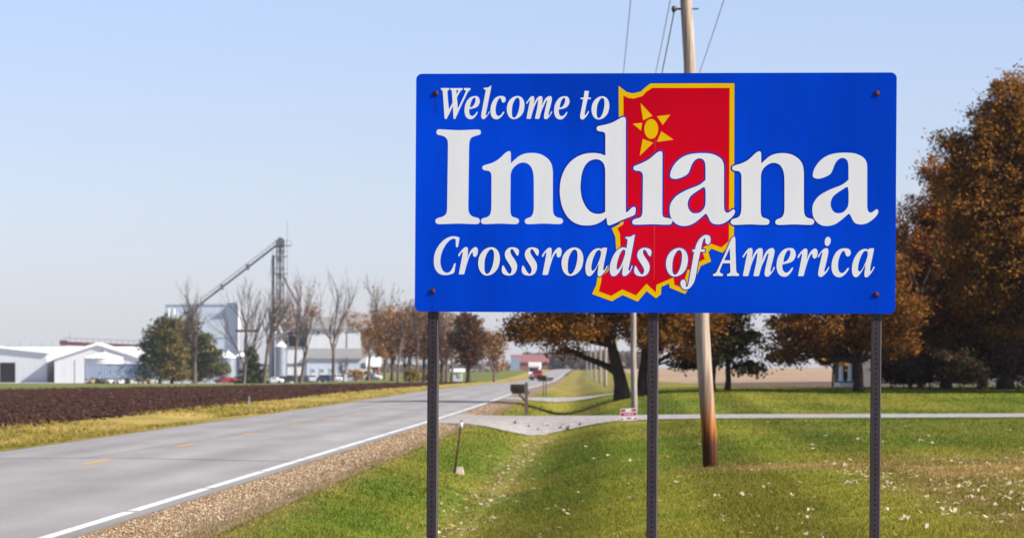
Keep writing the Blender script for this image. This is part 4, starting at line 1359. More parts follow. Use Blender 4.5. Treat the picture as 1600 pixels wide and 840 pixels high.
def bare_tree(name, label, x, y, h, tr, seed, spread=0.5, fork=0.28, group=None, leaves=0, pal=None, dens=1.0, lean=0.0, bark=None, leaf_size=0.24):
    """leafless tree: trunk that forks into ever finer branches; the fine twigs are the crown"""
    r = np.random.default_rng(seed)
    t = thing(name, label, "tree", (x, y, gz(x, y)), group=group)
    w, tw, tips = MB(), MB(), []

    def grow(p, dv, L, rad, lev):
        n = 3 if lev < 3 else 2
        pts = [p]
        for k in range(n):
            dv = (dv + Vector(r.normal(0, 0.04 if lev == 0 else 0.13, 3)) + Vector((0, 0, 0.10))).normalized()
            pts.append(pts[-1] + dv * L / n)
        (w if lev < 2 else tw).tube(pts, [rad * (1 - 0.55 * k / n) for k in range(n + 1)], (8, 6, 4, 3, 3)[min(lev, 4)], caps=False)
        if lev >= 4:
            tips.append(pts[-1])
            return
        kids = (6, 5, 4, 3)[lev] if lev else 7
        kids = max(2, int(round(kids * dens)))
        for q in range(kids):
            f = r.uniform(0.35 if lev else fork, 1.0) if q else 1.0
            i = min(int(f * n), n - 1)
            s = pts[i].lerp(pts[i + 1], f * n - i)
            az = r.uniform(0, 2 * math.pi)
            sp = spread * r.uniform(0.6, 1.4) * (0.55 if q == 0 else 1)
            side = Vector((math.cos(az), math.sin(az), 0))
            nd = (dv * (1 - 0.35 * sp) + side * sp).normalized()
            grow(s, nd, L * r.uniform(0.5, 0.74) * (1.05 if lev == 0 else 1), max(rad * (0.6 if q else 0.7) * (1 - 0.3 * f), 0.023), lev + 1)
    grow(Vector((0, 0, -0.3)), Vector((lean, 0, 1)).normalized(), h * 0.52, tr, 0)
    top = max(v[2] for v in tw.v)
    k = h / top
    for b_ in (w, tw):
        b_.v = [(a * k, c * k, z * k) for a, c, z in b_.v]
    w.build("trunk", bark or M_barkg, t, smooth=True)
    cr = tw.build("crown", bark or M_barkg, t)
    if leaves:
        P = np.array([tuple(q) for q in tips]) * k
        P = P[P[:, 2] < 0.86 * h]
        C = P[r.integers(0, len(P), leaves)] + r.normal(0, 1.4 * leaf_size, (leaves, 3))
        V, F, c = leaf_quads(C, leaf_size, pal, r)
        link("leaves", np_mesh("leaves", V, F, c), cr, M_leaf)
    return t


def conifer(name, label, x, y, h, rad, seed, pal, skirt=0.12, levels=18, per=9, leaf=0.3, ragged=0.25, group=None, boughs=1.0):
    r = np.random.default_rng(seed)
    t = thing(name, label, "tree", (x, y, gz(x, y)), group=group)
    w = MB().tube([(0, 0, -0.3), (0.03, 0, h * 0.5), (0, 0, h * 0.97)], [h * 0.022, h * 0.014, h * 0.003], 8)
    C = []
    for k in range(levels):
        f = k / (levels - 1)
        z = h * (skirt + (1 - skirt) * f)
        R = rad * (1 - f) ** 0.8 * r.uniform(1 - ragged, 1 + ragged) + 0.04 * rad
        nb = max(3, int((7 + 3 * (1 - f)) * boughs))
        a0 = r.uniform(0, 6.28)
        for q in range(nb):
            a = a0 + 2 * math.pi * q / nb + r.normal(0, 0.2)
            L = R * r.uniform(0.65, 1.15)
            tip = Vector((math.cos(a) * L, math.sin(a) * L, z - L * 0.12 + r.normal(0, 0.06 * rad)))
            w.tube([(0, 0, z), Vector((0, 0, z)).lerp(tip, 0.5) + Vector((0, 0, 0.04 * L)), tip], [h * 0.004, h * 0.003, h * 0.001], 4, caps=False)
            nl = max(4, int(per * 3 * L / rad + 3))
            ff = r.uniform(0.15, 1.05, nl)
            P = np.array([(math.cos(a) * L * g, math.sin(a) * L * g, z - L * 0.12 * g) for g in ff])
            P += r.normal(0, 1, (nl, 3)) * np.array([0.10, 0.10, 0.05]) * rad * (0.4 + 0.8 * ff[:, None])
            C.append(P)
    w.build("trunk", M_bark, t, smooth=True)
    V, F, c = leaf_quads(np.concatenate(C), leaf, pal, r, 1.3)
    link("crown", np_mesh("crown", V, F, c), t, M_leaf)
    return t


GR = "trees round the farmhouse on the right"
SR = 0.79                                               # size of the farmhouse trees


def house_tree(px_, d, *args, maker=leafy_tree, **kw):
    name, label = args[:2]
    t = maker(name, label, at(px_, 0, d * SR)[0], d * SR, *args[2:], group=GR, **kw)
    t.scale = (SR, SR, SR)
    return t


# spreading oak behind the middle signpost: wide low crown, limbs sweeping to the left
house_tree(975, 203.0, "oak_tree", "wide spreading brown oak with thick twin trunk behind the middle signpost", 3.1, 0.52,
           [(-4.6, -0.5, 4.0, 2.3, 3.6, 0.9), (-5.9, 0, 3.9, 1.2, 2.5, 0.6), (-3.2, 0.5, 5.3, 2.6, 4.2, 1.3), (-2.4, -1.5, 3.9, 2.0, 2.6, 0.8), (0.0, 0, 6.6, 3.6, 5.0, 1.9), (-3.4, 1.0, 2.9, 1.0, 1.6, 0.45),
            (2.6, 0.3, 5.0, 2.8, 4.2, 1.4), (2.2, -1.0, 3.5, 2.0, 2.8, 0.9), (0.6, 1.5, 4.4, 2.4, 3.4, 1.2), (4.4, 0, 5.0, 1.8, 3.2, 1.4), (-1.6, 0, 8.0, 2.6, 3.6, 1.4), (3.4, 0.5, 2.9, 1.5, 1.8, 0.8)],
           950, 58, 0.10, 0.34, OLIVEB + OLIVEB[:2] + BROWN[:3], 101, trunks=[(0.0, -0.75, 0.46, 3.1), (0.95, 0.35, 0.36, 3.3)])
house_tree(1136, 206.0, "pine_tree", "dark ragged pine with low drooping boughs right of the leaning pole", 5.5, 0.17,
           [(-1.2, 0, 1.9, 1.9, 1.6, 0.40), (1.2, 0, 1.3, 1.0, 1.3, 0.30), (-0.4, 0, 2.8, 1.8, 1.6, 0.5), (0.9, 0, 3.1, 1.2, 1.3, 0.5), (-0.6, 0, 3.9, 1.8, 1.6, 0.7), (0.5, 0, 5.0, 1.4, 1.3, 0.8), (-1.9, 0, 3.2, 1.4, 1.3, 0.6),
            (-2.5, 0, 1.45, 0.8, 1.0, 0.28), (0.7, 0, 2.2, 1.0, 1.2, 0.3), (-2.4, 0, 4.4, 1.4, 1.5, 0.8)],
           420, 52, 0.105, 0.24, PINE + DARK[:1], 102, trunks=[(0.0, -0.05, 0.15, 5.2), (-0.75, -0.25, 0.14, 4.2)])
house_tree(1342, 199.0, "maple_tree", "brown maple left of the right signpost, with crown hanging over the porch", 3.4, 0.27,
           [(-3.6, 0, 3.4, 1.7, 2.4, 1.0), (-2.0, 0, 3.2, 1.8, 2.6, 1.1), (-4.4, 0, 2.4, 1.0, 1.4, 0.7), (-0.3, 0, 4.0, 2.4, 3.2, 1.6), (1.8, 0, 4.3, 2.0, 3.0, 1.7), (-1.0, 0, 6.3, 2.4, 3.4, 1.6), (1.2, 0, 6.6, 1.9, 2.6, 1.4), (-3.2, 0, 5.2, 1.5, 2.2, 1.0), (1.9, 0, 2.6, 1.3, 1.8, 0.9), (-3.0, 0, 2.3, 1.1, 1.4, 0.5), (0.2, -1.0, 2.9, 1.2, 1.4, 0.6), (-3.6, 0, 1.75, 0.8, 1.0, 0.35), (-4.6, 0, 1.9, 0.7, 0.9, 0.35)],
           720, 60, 0.10, 0.32, BROWN + BROWN[:2] + OLIVEB[:3], 103)
house_tree(1302, 240.0, "young_tree", "small yellow leaved tree standing left of the white porch", 1.2, 0.13,
           [(-0.6, 0, 1.9, 0.8, 0.7, 0.45), (0.5, 0, 1.95, 0.6, 0.6, 0.45), (0, 0, 2.5, 0.8, 0.8, 0.5)], 110, 32, 0.10, 0.18, GOLD, 104)

# tall mixed trees on the right edge
house_tree(1422, 208.0, "thin_tree", "thin half bare tree between the sign's right edge and the tall trees", 11.6, 0.17, 105, maker=bare_tree, spread=0.42, fork=0.2, leaves=5200, pal=BROWN + DARK[:2] + ORANGE[:1], bark=M_bark, leaf_size=0.12)
house_tree(1478, 214.0, "oak_tree", "russet topped tall oak right of the sign, left of the tallest tree", 5.0, 0.30,
           [(-0.3, 0, 13.0, 1.2, 1.3, 1.0), (0.6, 0, 12.0, 1.7, 1.8, 1.3), (-0.6, 0, 10.6, 2.0, 2.1, 1.3), (1.2, 0, 9.6, 2.0, 2.1, 1.5), (-1.5, 0, 8.3, 2.2, 2.1, 1.5), (0.5, 0, 7.2, 2.2, 2.2, 1.5), (-1.7, 0, 5.6, 2.1, 2.0, 1.4), (0.8, 0, 4.8, 2.1, 2.0, 1.3), (-0.6, 0, 3.4, 1.9, 1.8, 1.1), (-2.5, 0, 4.0, 1.2, 1.3, 1.0), (1.6, 0, 3.0, 1.6, 1.6, 1.0), (-2.0, 0, 2.2, 1.2, 1.2, 0.8)],
           900, 62, 0.105, 0.36, ORANGE + BROWN + OLIVEB[:1], 106)
tall_oak = house_tree(1572, 203.0, "oak_tree", "tallest olive brown tree at the right edge of the photo", 6.0, 0.42,
           [(0.6, 0, 16.4, 1.7, 1.9, 1.6), (-0.5, 0, 15.2, 1.7, 1.8, 1.4), (1.8, 0, 14.6, 2.1, 2.2, 1.7), (-1.3, 0, 13.2, 1.9, 2.0, 1.5), (0.9, 0, 12.4, 2.4, 2.5, 1.8), (3.0, 0, 12.2, 2.0, 2.2, 1.9), (-1.8, 0, 10.8, 2.2, 2.1, 1.7), (0.6, 0, 9.6, 2.6, 2.6, 1.9), (3.0, 0, 9.0, 2.2, 2.3, 1.9), (-1.9, 0, 8.0, 2.2, 2.0, 1.6), (1.2, 0, 6.8, 2.4, 2.4, 1.6), (-1.2, 0, 5.4, 2.1, 2.0, 1.4), (2.4, 0, 4.8, 2.0, 2.0, 1.4), (-3.2, 0, 14.0, 0.9, 1.0, 0.7), (0.4, 0, 3.6, 2.0, 1.8, 1.1), (-2.2, 0, 11.9, 1.2, 1.3, 1.0)],
           1350, 66, 0.105, 0.38, OLIVEB + OLIVEB[:3] + BROWN[:2], 107)
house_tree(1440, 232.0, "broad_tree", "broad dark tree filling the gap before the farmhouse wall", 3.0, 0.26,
           [(-1.2, 0, 2.2, 1.9, 1.6, 1.5), (1.2, 0, 2.4, 1.9, 1.6, 1.6), (0, 0, 4.4, 2.4, 1.8, 1.6), (2.6, 0, 4.2, 1.7, 1.6, 1.5), (-2.3, 0, 4.0, 1.3, 1.4, 1.2), (0.4, 0, 6.4, 2.0, 1.6, 1.3)], 520, 44, 0.13, 0.36, DARK + BROWN[:2], 109)  # shade low in the grove is put into these dark leaf colours
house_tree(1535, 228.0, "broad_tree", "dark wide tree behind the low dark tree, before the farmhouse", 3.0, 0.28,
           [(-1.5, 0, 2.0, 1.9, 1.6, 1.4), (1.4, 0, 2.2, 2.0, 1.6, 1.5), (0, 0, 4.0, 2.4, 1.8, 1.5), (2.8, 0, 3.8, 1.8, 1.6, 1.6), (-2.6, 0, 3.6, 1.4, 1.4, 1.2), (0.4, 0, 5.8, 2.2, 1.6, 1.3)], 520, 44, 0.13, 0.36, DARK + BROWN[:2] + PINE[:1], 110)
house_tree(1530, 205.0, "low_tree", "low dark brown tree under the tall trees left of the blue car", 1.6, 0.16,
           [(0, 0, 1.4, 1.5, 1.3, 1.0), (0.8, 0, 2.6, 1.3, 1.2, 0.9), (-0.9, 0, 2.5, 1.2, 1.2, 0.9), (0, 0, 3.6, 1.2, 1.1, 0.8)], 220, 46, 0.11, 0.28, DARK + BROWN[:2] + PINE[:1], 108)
for k, (px_, dd, rr, hh_, pl_) in enumerate(((1392, 211, 1.1, 1.5, DARK), (1452, 208, 1.4, 1.9, DARK), (1412, 220, 1.3, 2.4, DARK), (1500, 200, 1.5, 2.0, DARK + PINE[:2]), (1590, 195, 1.7, 2.6, DARK))):  # dark palette stands in for the shade under the tall trees
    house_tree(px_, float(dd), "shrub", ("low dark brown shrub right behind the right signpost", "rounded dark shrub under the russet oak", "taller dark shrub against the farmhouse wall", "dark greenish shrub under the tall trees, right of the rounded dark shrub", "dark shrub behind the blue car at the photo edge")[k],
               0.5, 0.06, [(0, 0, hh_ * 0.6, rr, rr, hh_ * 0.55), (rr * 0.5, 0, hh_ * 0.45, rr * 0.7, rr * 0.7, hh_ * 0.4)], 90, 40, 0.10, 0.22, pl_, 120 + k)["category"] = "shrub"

# more of the same grove just outside the picture on the right; it shades the lower crowns
for k, (X, Y, s_, rz_, lab) in enumerate(((31.0, 149.0, 0.80, 1.0, "oak of the grove just past the right photo edge, nearest the driveway"), (33.5, 157.5, 0.86, 2.3, "second oak of the grove past the right photo edge"),
                                          (30.5, 166.0, 0.82, 3.9, "third oak of the grove past the right photo edge"), (35.0, 172.0, 0.86, 5.2, "farthest oak of the grove past the right photo edge"))):
    t = copy_tree(tall_oak)
    t.location = (X, Y, gz(X, Y))
    t.scale = (s_ * 1.15, s_ * 1.15, s_)
    t.rotation_euler = (0, 0, rz_)
    tag(t, lab, "tree", GR)

# trees round the grain mill on the left: tall bare ones in front
GM = "bare trees in front of the grain mill"
bare_specs = [(304, 446, 0.62, 0.40, 0.40, "leftmost tall bare tree, in front of the tall mill block, beside the evergreens"),
              (381, 441, 0.50, 0.30, 0.32, "bare tree with slim upright limbs right of the tall mill block"),
              (412, 447, 0.58, 0.34, 0.34, "forked bare tree just left of the elevator tower"),
              (462, 430, 0.46, 0.32, 0.5, "slim bare tree just right of the elevator tower"),
              (470, 470, 0.44, 0.36, 0.4, "smaller leaning bare tree beside the slim one right of the tower"),
              (521, 430, 0.56, 0.36, 0.52, "tall bare tree in front of the white mill house"),
              (576, 440, 0.54, 0.34, 0.42, "tall bare tree at the right end of the mill house"),
              (601, 470, 0.40, 0.30, 0.4, "thin bare tree right of the mill house, before the orange wood")]
for k, (px_, py_, tr, sp, fk, lab) in enumerate(bare_specs):
    d = 770.0 + 6 * (k % 3)
    X = at(px_, 0, d)[0]
    h = (at(0, py_, d)[2] - gz(X, d)) * 1.12
    bare_tree("bare_tree", lab, X, d, h, tr, 200 + k, sp, fk, GM, leaves=(0 if k not in (3, 4, 6) else 130), pal=TAN, dens=(1.05, 1.0, 1.0, 0.8, 0.75, 0.8, 0.85, 0.9)[k], lean=(0, 0, 0.05, 0, 0.12, 0, 0, 0)[k])
bare_tree("bare_bush", "small bare bush in front of the white mill house wall", at(537, 0, 765)[0], 765.0, 5.6, 0.26, 231, 0.5, 0.15, GM)
EG = "evergreens by the mill"
leafy_tree("spruce_tree", "dark green spruce at the left end of the evergreen clump", at(250, 0, 806)[0], 806.0, 9.0, 0.3,
           [(0.8, 0, 12.3, 1.6, 1.6, 1.9), (-0.2, 0, 10.0, 2.6, 2.4, 1.9), (-1.4, 0, 7.6, 3.0, 2.8, 1.6), (-0.6, 0, 5.2, 3.4, 3.0, 1.6), (-1.2, 0, 2.6, 3.2, 3.0, 1.8), (1.6, 0, 8.0, 2.6, 2.4, 1.8)], 400, 20, 0.32, 0.55, SPRUCE, 240, group=EG).scale = (1.2, 1.1, 1.08)
leafy_tree("cedar_tree", "ochre brown cedar in the middle of the evergreen clump", at(268, 0, 797)[0], 797.0, 8.0, 0.3,
           [(0.4, 0, 12.6, 1.5, 1.6, 1.7), (-0.6, 0, 9.8, 2.6, 2.4, 2.0), (0.4, 0, 7.0, 3.0, 2.6, 1.9), (-0.2, 0, 4.2, 3.2, 2.8, 1.9), (0.6, 0, 1.8, 2.8, 2.6, 1.4)], 330, 16, 0.32, 0.6, OCHRE + SPRUCE[:1], 241, group=EG).scale = (1.15, 1.1, 1.06)
leafy_tree("spruce_tree", "green spruce behind the leftmost bare tree", at(306, 0, 810)[0], 810.0, 9.0, 0.3,
           [(-0.9, 0, 12.2, 1.9, 1.8, 1.8), (-1.6, 0, 9.6, 3.0, 2.4, 2.0), (0.8, 0, 8.8, 2.8, 2.4, 1.9), (1.4, 0, 6.0, 3.4, 3.0, 1.9), (2.6, 0, 3.2, 3.2, 2.8, 2.1), (-1.8, 0, 4.8, 3.0, 2.6, 2.4), (-1.0, 0, 1.8, 3.4, 2.6, 1.6)], 480, 20, 0.32, 0.55, SPRUCE + OCHRE[:1], 242, group=EG).scale = (1.3, 1.1, 1.06)
conifer("spruce_tree", "small dark spruce among the parked cars by the grain bins", at(393, 0, 790)[0], 790.0, 8.0, 3.0, 243, SPRUCE, 0.02, 16, 14, 0.4, 0.3, "evergreens by the mill")

GW = "autumn trees left of the road"
wood = [(452, 975, 466, 5.0, TAN, "brown tree behind the foot of the elevator tower"), (486, 985, 474, 5.4, ORANGE, "rust tree peeping over the mill house roof"), (553, 965, 482, 6.0, GOLD, "golden tree peeping over the right end of the mill house"), (590, 950, 480, 6.4, ORANGE, "orange tree behind the thin bare trees"), (612, 660, 474, 5.4, GOLD, "broad golden tree left of the brown wood"),
        (640, 620, 468, 5.0, TAN, "tan tree left of the left signpost"), (662, 600, 476, 4.6, BROWN, "brown tree right behind the left signpost"), (690, 570, 482, 4.4, TAN, "pale tan tree right of the left signpost")]
for k, (px_, d, py_, R, pl_, lab) in enumerate(wood):
    X = at(px_, 0, d)[0]
    h = at(0, py_, d)[2] - gz(X, d)
    leafy_tree("autumn_tree", lab, X, float(d), h * 0.35, 0.30, [(0, 0, h * 0.82, R * 0.6, R * 0.6, h * 0.16), (-R * 0.4, 0, h * 0.62, R * 0.65, R * 0.6, h * 0.17), (R * 0.42, 0, h * 0.58, R * 0.65, R * 0.6, h * 0.17), (0.1 * R, 0, h * 0.42, R * 0.7, R * 0.7, h * 0.13)],
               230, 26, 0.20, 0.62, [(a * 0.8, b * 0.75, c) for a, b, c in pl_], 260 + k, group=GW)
for k, (px_, d, py_, lab) in enumerate(((622, 590, 478, "thin bare trunk in front of the golden tree"), (634, 600, 500, "slim bare trunk left of the left signpost, before the tan tree"), (652, 585, 474, "tall bare tree just left of the left signpost"), (698, 545, 488, "bare tree between the left signpost and the dark tree"), (706, 540, 520, "short bare trunk left of the dark brown tree"))):
    X = at(px_, 0, d)[0]
    bare_tree("bare_tree", lab, X, float(d), (at(0, py_, d)[2] - gz(X, d)) * 1.1, 0.36, 290 + k, 0.28, 0.42, GW, 160, TAN + BROWN, 0.9)
d = 500.0
X = at(732, 0, d)[0]
h = at(0, 484, d)[2] - gz(X, d)
leafy_tree("dark_tree", "dense dark brown tree left of the road, next to the tan round tree", X, d, h * 0.3, 0.36,
           [(0, 0, h * 0.80, 1.9, 2.0, h * 0.17), (-0.9, 0, h * 0.60, 1.8, 2.0, h * 0.17), (0.9, 0, h * 0.58, 1.8, 2.0, h * 0.2), (0.2, 0, h * 0.36, 1.9, 2.0, h * 0.14)], 360, 22, 0.20, 0.45, DARK + BROWN[:2], 300, group=GW)
d = 560.0
X = at(772, 0, d)[0]
h = at(0, 508, d)[2] - gz(X, d)
bare_tree("round_tree", "round tan tree at the roadside right of the dark brown tree", X, d, h, 0.26, 301, 0.55, 0.16, GW, 1700, TAN, 1.1)
for k, (px_, d, hh_, pl_) in enumerate(((645, 560, 2.2, OCHRE), (672, 545, 1.6, TAN), (556, 740, 2.4, TAN))):
    X = at(px_, 0, d)[0]
    leafy_tree("bush", ("low ochre bush at the far field edge", "small tan bush behind the left signpost", "low tan bush by the mill house")[k], X, float(d), 0.5, 0.08, [(0, 0, hh_ * 0.55, hh_ * 0.7, hh_ * 0.7, hh_ * 0.45)], 40, 20, 0.2, 0.35, pl_, 310 + k, group="bushes by the mill")["category"] = "bush"

# far wood on the skyline
def far_wood(name, label, px0, px1, d, top_px, seed, pal, n=5200):
    r = np.random.default_rng(seed)
    X0, X1 = at(px0, 0, d)[0], at(px1, 0, d)[0]
    x = r.uniform(X0, X1, n)
    topz = (at(0, top_px, d)[2] + 3) * (0.55 + 0.45 * fbm(x / 24, x * 0 + seed, seed, 3) * 1.3)
    yq = d + r.uniform(0, 60, n)
    z = -3 + topz * r.uniform(0, 1, n) ** 0.7
    V, F, c = leaf_quads(np.stack([x, yq, z], -1), 1.7, pal, r)
    o = link(name, np_mesh(name, V, F, c), None, M_leaf)
    return stuff(o, label, "wood")


far_wood("distant_wood", "far greyish brown wood on the skyline beyond the road", 820, 1010, 1750, 540, 5, [(0.15, 0.10, 0.085), (0.11, 0.08, 0.07), (0.17, 0.11, 0.07)])
far_wood("distant_hedge", "far thin line of trees on the left skyline", -200, 830, 2300, 566, 6, [(0.15, 0.11, 0.08), (0.12, 0.09, 0.07)], 5000)

# ------------------------------------------------------------------ the grain mill and its yard
M_siding = mat("pale_blue_siding", (0.44, 0.49, 0.54, 1), (0.37, 0.42, 0.48, 1), scale=0.6, rough=0.55, stretch=(6, 6, 0.3))
M_white = mat("white_siding", (0.58, 0.59, 0.60, 1), (0.49, 0.51, 0.53, 1), scale=0.5, rough=0.55, stretch=(5, 5, 0.3))
M_wroof = mat("white_metal_roof", (0.78, 0.78, 0.77, 1), (0.70, 0.70, 0.70, 1), scale=0.4, rough=0.45)
M_groof = mat("grey_shingle_roof", (0.205, 0.205, 0.20, 1), (0.155, 0.155, 0.155, 1), scale=1.5)
M_galv = mat("galvanised_steel", (0.26, 0.28, 0.31, 1), (0.18, 0.20, 0.225, 1), scale=0.8, rough=0.5, metal=0.3)
M_darksteel = mat("dark_steel", (0.12, 0.115, 0.125, 1), rough=0.6)
M_open = mat("dark_interior", (0.012, 0.008, 0.009, 1))
M_redsteel = mat("red_brown_steel", (0.13, 0.050, 0.052, 1), (0.09, 0.036, 0.04, 1), scale=1)
M_brick = mat("red_brick", (0.27, 0.11, 0.075, 1), (0.20, 0.08, 0.055, 1), scale=2)
M_glass = mat("dark_glass", (0.03, 0.035, 0.04, 1), rough=0.15, spec=0.5)
M_trim = mat("white_trim", (0.74, 0.74, 0.73, 1), rough=0.5)
M_barnred = mat("barn_red_roof", (0.25, 0.10, 0.10, 1), (0.19, 0.075, 0.08, 1), scale=0.5)
D = 900.0
U = D / FPX                                            # metres per photo pixel at the mill


def mill(px_, d=D):
    return at(px_, 0, d)[0]


def gable(name, label, px0, px1, d, eave_px, ridge_px, depth, wall, roofm, ridge='y', rz=0.0, over=0.5, trim=0.35, cat="building", doors=(), wins=(), ridge_px_x=None):
    """building with a pitched roof; the foot of its front left corner is the origin, front faces the viewer"""
    X0, X1 = mill(px0, d), mill(px1, d)
    z0 = gz((X0 + X1) / 2, d)
    w = X1 - X0
    ze, zr = at(0, eave_px, d)[2] - z0, at(0, ridge_px, d)[2] - z0
    t = thing(name, label, cat, (X0, d, z0), rz)
    if ridge == 'y':
        xm = w / 2 if ridge_px_x is None else mill(ridge_px_x, d) - X0
        MB().prism([(0, -1), (w, -1), (w, ze), (xm, zr), (0, ze)], 0, depth, 'y').build("wall", wall, t)
        for (xa, za, xb, zb) in ((-over, ze - over * (zr - ze) / xm, xm, zr), (xm, zr, w + over, ze - over * (zr - ze) / (w - xm))):
            MB().prism([(xa, za + 0.05), (xb, zb + 0.05), (xb, zb + 0.05 + trim), (xa, za + 0.05 + trim)], -0.6, depth + 0.6, 'y').build("roof", roofm, t)
    else:
        MB().prism([(0, -1), (depth, -1), (depth, ze), (depth / 2, zr), (0, ze)], 0, w, 'x').build("wall", wall, t)
        for (ya, za, yb, zb) in ((-over, ze - over * (zr - ze) / (depth / 2), depth / 2, zr), (depth / 2, zr, depth + over, ze - over * (zr - ze) / (depth / 2))):
            MB().prism([(ya, za + 0.05), (yb, zb + 0.05), (yb, zb + 0.05 + trim), (ya, za + 0.05 + trim)], -0.5, w + 0.5, 'x').build("roof", roofm, t)
    for (a, b_, c, e_, m_) in doors:                    # pixel boxes on the front
        MB().box(mill(a, d) - X0, mill(b_, d) - X0, -0.12, 0.3, at(0, e_, d)[2] - z0, at(0, c, d)[2] - z0).build("door", m_, t)
    for (a, b_, c, e_) in wins:
        wx0, wx1, wz0, wz1 = mill(a, d) - X0, mill(b_, d) - X0, at(0, e_, d)[2] - z0, at(0, c, d)[2] - z0
        f = MB().box(wx0 - 0.1, wx1 + 0.1, -0.1, 0.2, wz0 - 0.1, wz1 + 0.1).build("window", M_trim, t)
        MB().box(wx0, wx1, -0.13, -0.105, wz0, wz1).build("pane", M_glass, f)
    return t


gable("warehouse", "low white warehouse with dark open doorway at the left edge", -140, 73, D, 552, 538, 30, M_white, M_wroof, ridge_px_x=-60, doors=((0, 24, 566, 597, M_open),))
gable("long_shed", "long shed with bright white roof behind the left warehouses", -180, 232, D + 45, 568, 543, 34, M_siding, M_wroof, ridge='x')
gable("gable_warehouse", "white gabled warehouse behind the grain bin and trailer", 85, 221, D - 4, 561, 539, 34, M_white, M_wroof, trim=0.7, over=0.3, ridge_px_x=152, rz=math.radians(4), doors=((117, 118.2, 562, 597, M_siding),))


def grain_bin(label, px_, d, rpx, eave_px, apex_px, m=None):
    X = mill(px_, d)
    z0 = gz(X, d)
    R = rpx * d / FPX
    ze, za = at(0, eave_px, d)[2] - z0, at(0, apex_px, d)[2] - z0
    t = thing("grain_bin", label, "grain bin", (X, d, z0), group="grain bins at the mill")
    prof, z = [(R, -0.5)], -0.5
    while z < ze - 0.6:
        z += 0.55
        prof += [(R + 0.04, z - 0.3), (R, z)]
    MB().lathe(prof + [(R, ze)], sides=32).build("wall", m or M_galv, t)
    rf = MB().lathe([(R + 0.15, ze - 0.05), (R + 0.15, ze), (0.5, za - 0.3), (0.5, za)], sides=32).build("roof", M_wroof, t)
    for k in range(12):
        a = 2 * math.pi * k / 12
        MB().tube([(math.cos(a) * (R + 0.1), math.sin(a) * (R + 0.1), ze + 0.06), (math.cos(a) * 0.5, math.sin(a) * 0.5, za - 0.22)], 0.07, 4).build("roof_rib", M_wroof, rf)
    MB().lathe([(0.6, za), (0.6, za + 0.3), (0, za + 0.5)], sides=12).build("hatch", M_galv, rf)
    return t


grain_bin("squat white grain bin between the gabled warehouse and the trailer", 162, D - 35, 30, 559, 549, M_white)
grain_bin("small grain bin with bright cone roof in front of the tall mill block", 355, D - 30, 13.5, 558, 548)
grain_bin("narrow grain bin half hidden by the small dark spruce", 377, D - 25, 8.5, 556, 550)
grain_bin("tall slender steel silo left of the white mill house", 438.5, D - 12, 8.5, 541, 533)
grain_bin("far slender silo right behind the elevator tower", 426, D + 20, 6, 520, 490)

# trailer
d = 805.0
X0, X1 = mill(133, d), mill(250, d)
z0 = gz(X0, d)
tr = thing("trailer", "pale blue white semi trailer parked in front of the grain bin", "trailer", (X0, d, z0))
L = X1 - X0
zb, zt = at(0, 591, d)[2] - z0, at(0, 568.5, d)[2] - z0
MB().box(0, L, 0, 2.5, zb, zt).build("body", mat("trailer_side", (0.38, 0.47, 0.62, 1), rough=0.4), tr)
for k in range(24):
    MB().box(0.3 + k * (L - 0.6) / 23 - 0.04, 0.3 + k * (L - 0.6) / 23 + 0.04, -0.05, -0.002, zb + 0.1, zt - 0.1).build("rib", M_white, tr)
MB().box(0, L, -0.07, 2.57, zt, zt + 0.12).build("top_rail", M_trim, tr)
MB().box(0.2, L - 0.2, 0.6, 1.9, zb - 0.25, zb).build("chassis", M_darksteel, tr)
M_tyre = mat("tyre_rubber", (0.02, 0.02, 0.02, 1))


def wheel(parent, x, y, rad, wd, z=None):
    w = MB().lathe([(rad * 0.55, -wd / 2), (rad * 0.92, -wd / 2), (rad, -wd / 4), (rad, wd / 4), (rad * 0.92, wd / 2), (rad * 0.55, wd / 2)], sides=18)
    me = w.mesh("wheel", True)
    me.transform(Matrix.Rotation(math.pi / 2, 4, 'X'))
    o = link("wheel", me, parent, M_tyre, loc=(x, y, rad if z is None else z))
    h = MB().lathe([(0.0, -wd / 2 - 0.01), (rad * 0.56, -wd / 2 + 0.01), (rad * 0.56, wd / 2 - 0.01), (0.0, wd / 2 + 0.01)], sides=14).mesh("rim")
    h.transform(Matrix.Rotation(math.pi / 2, 4, 'X'))
    link("rim", h, o, M_galv)
    return o


for q in (L - 1.5, L - 2.8):
    for yq in (0.35, 2.15):
        wheel(tr, q, yq, 0.5, 0.5)
for yq in (0.6, 1.9):
    MB().tube([(3.0, yq, 0), (3.0, yq, zb)], 0.09, 6).build("landing_leg", M_darksteel, tr)

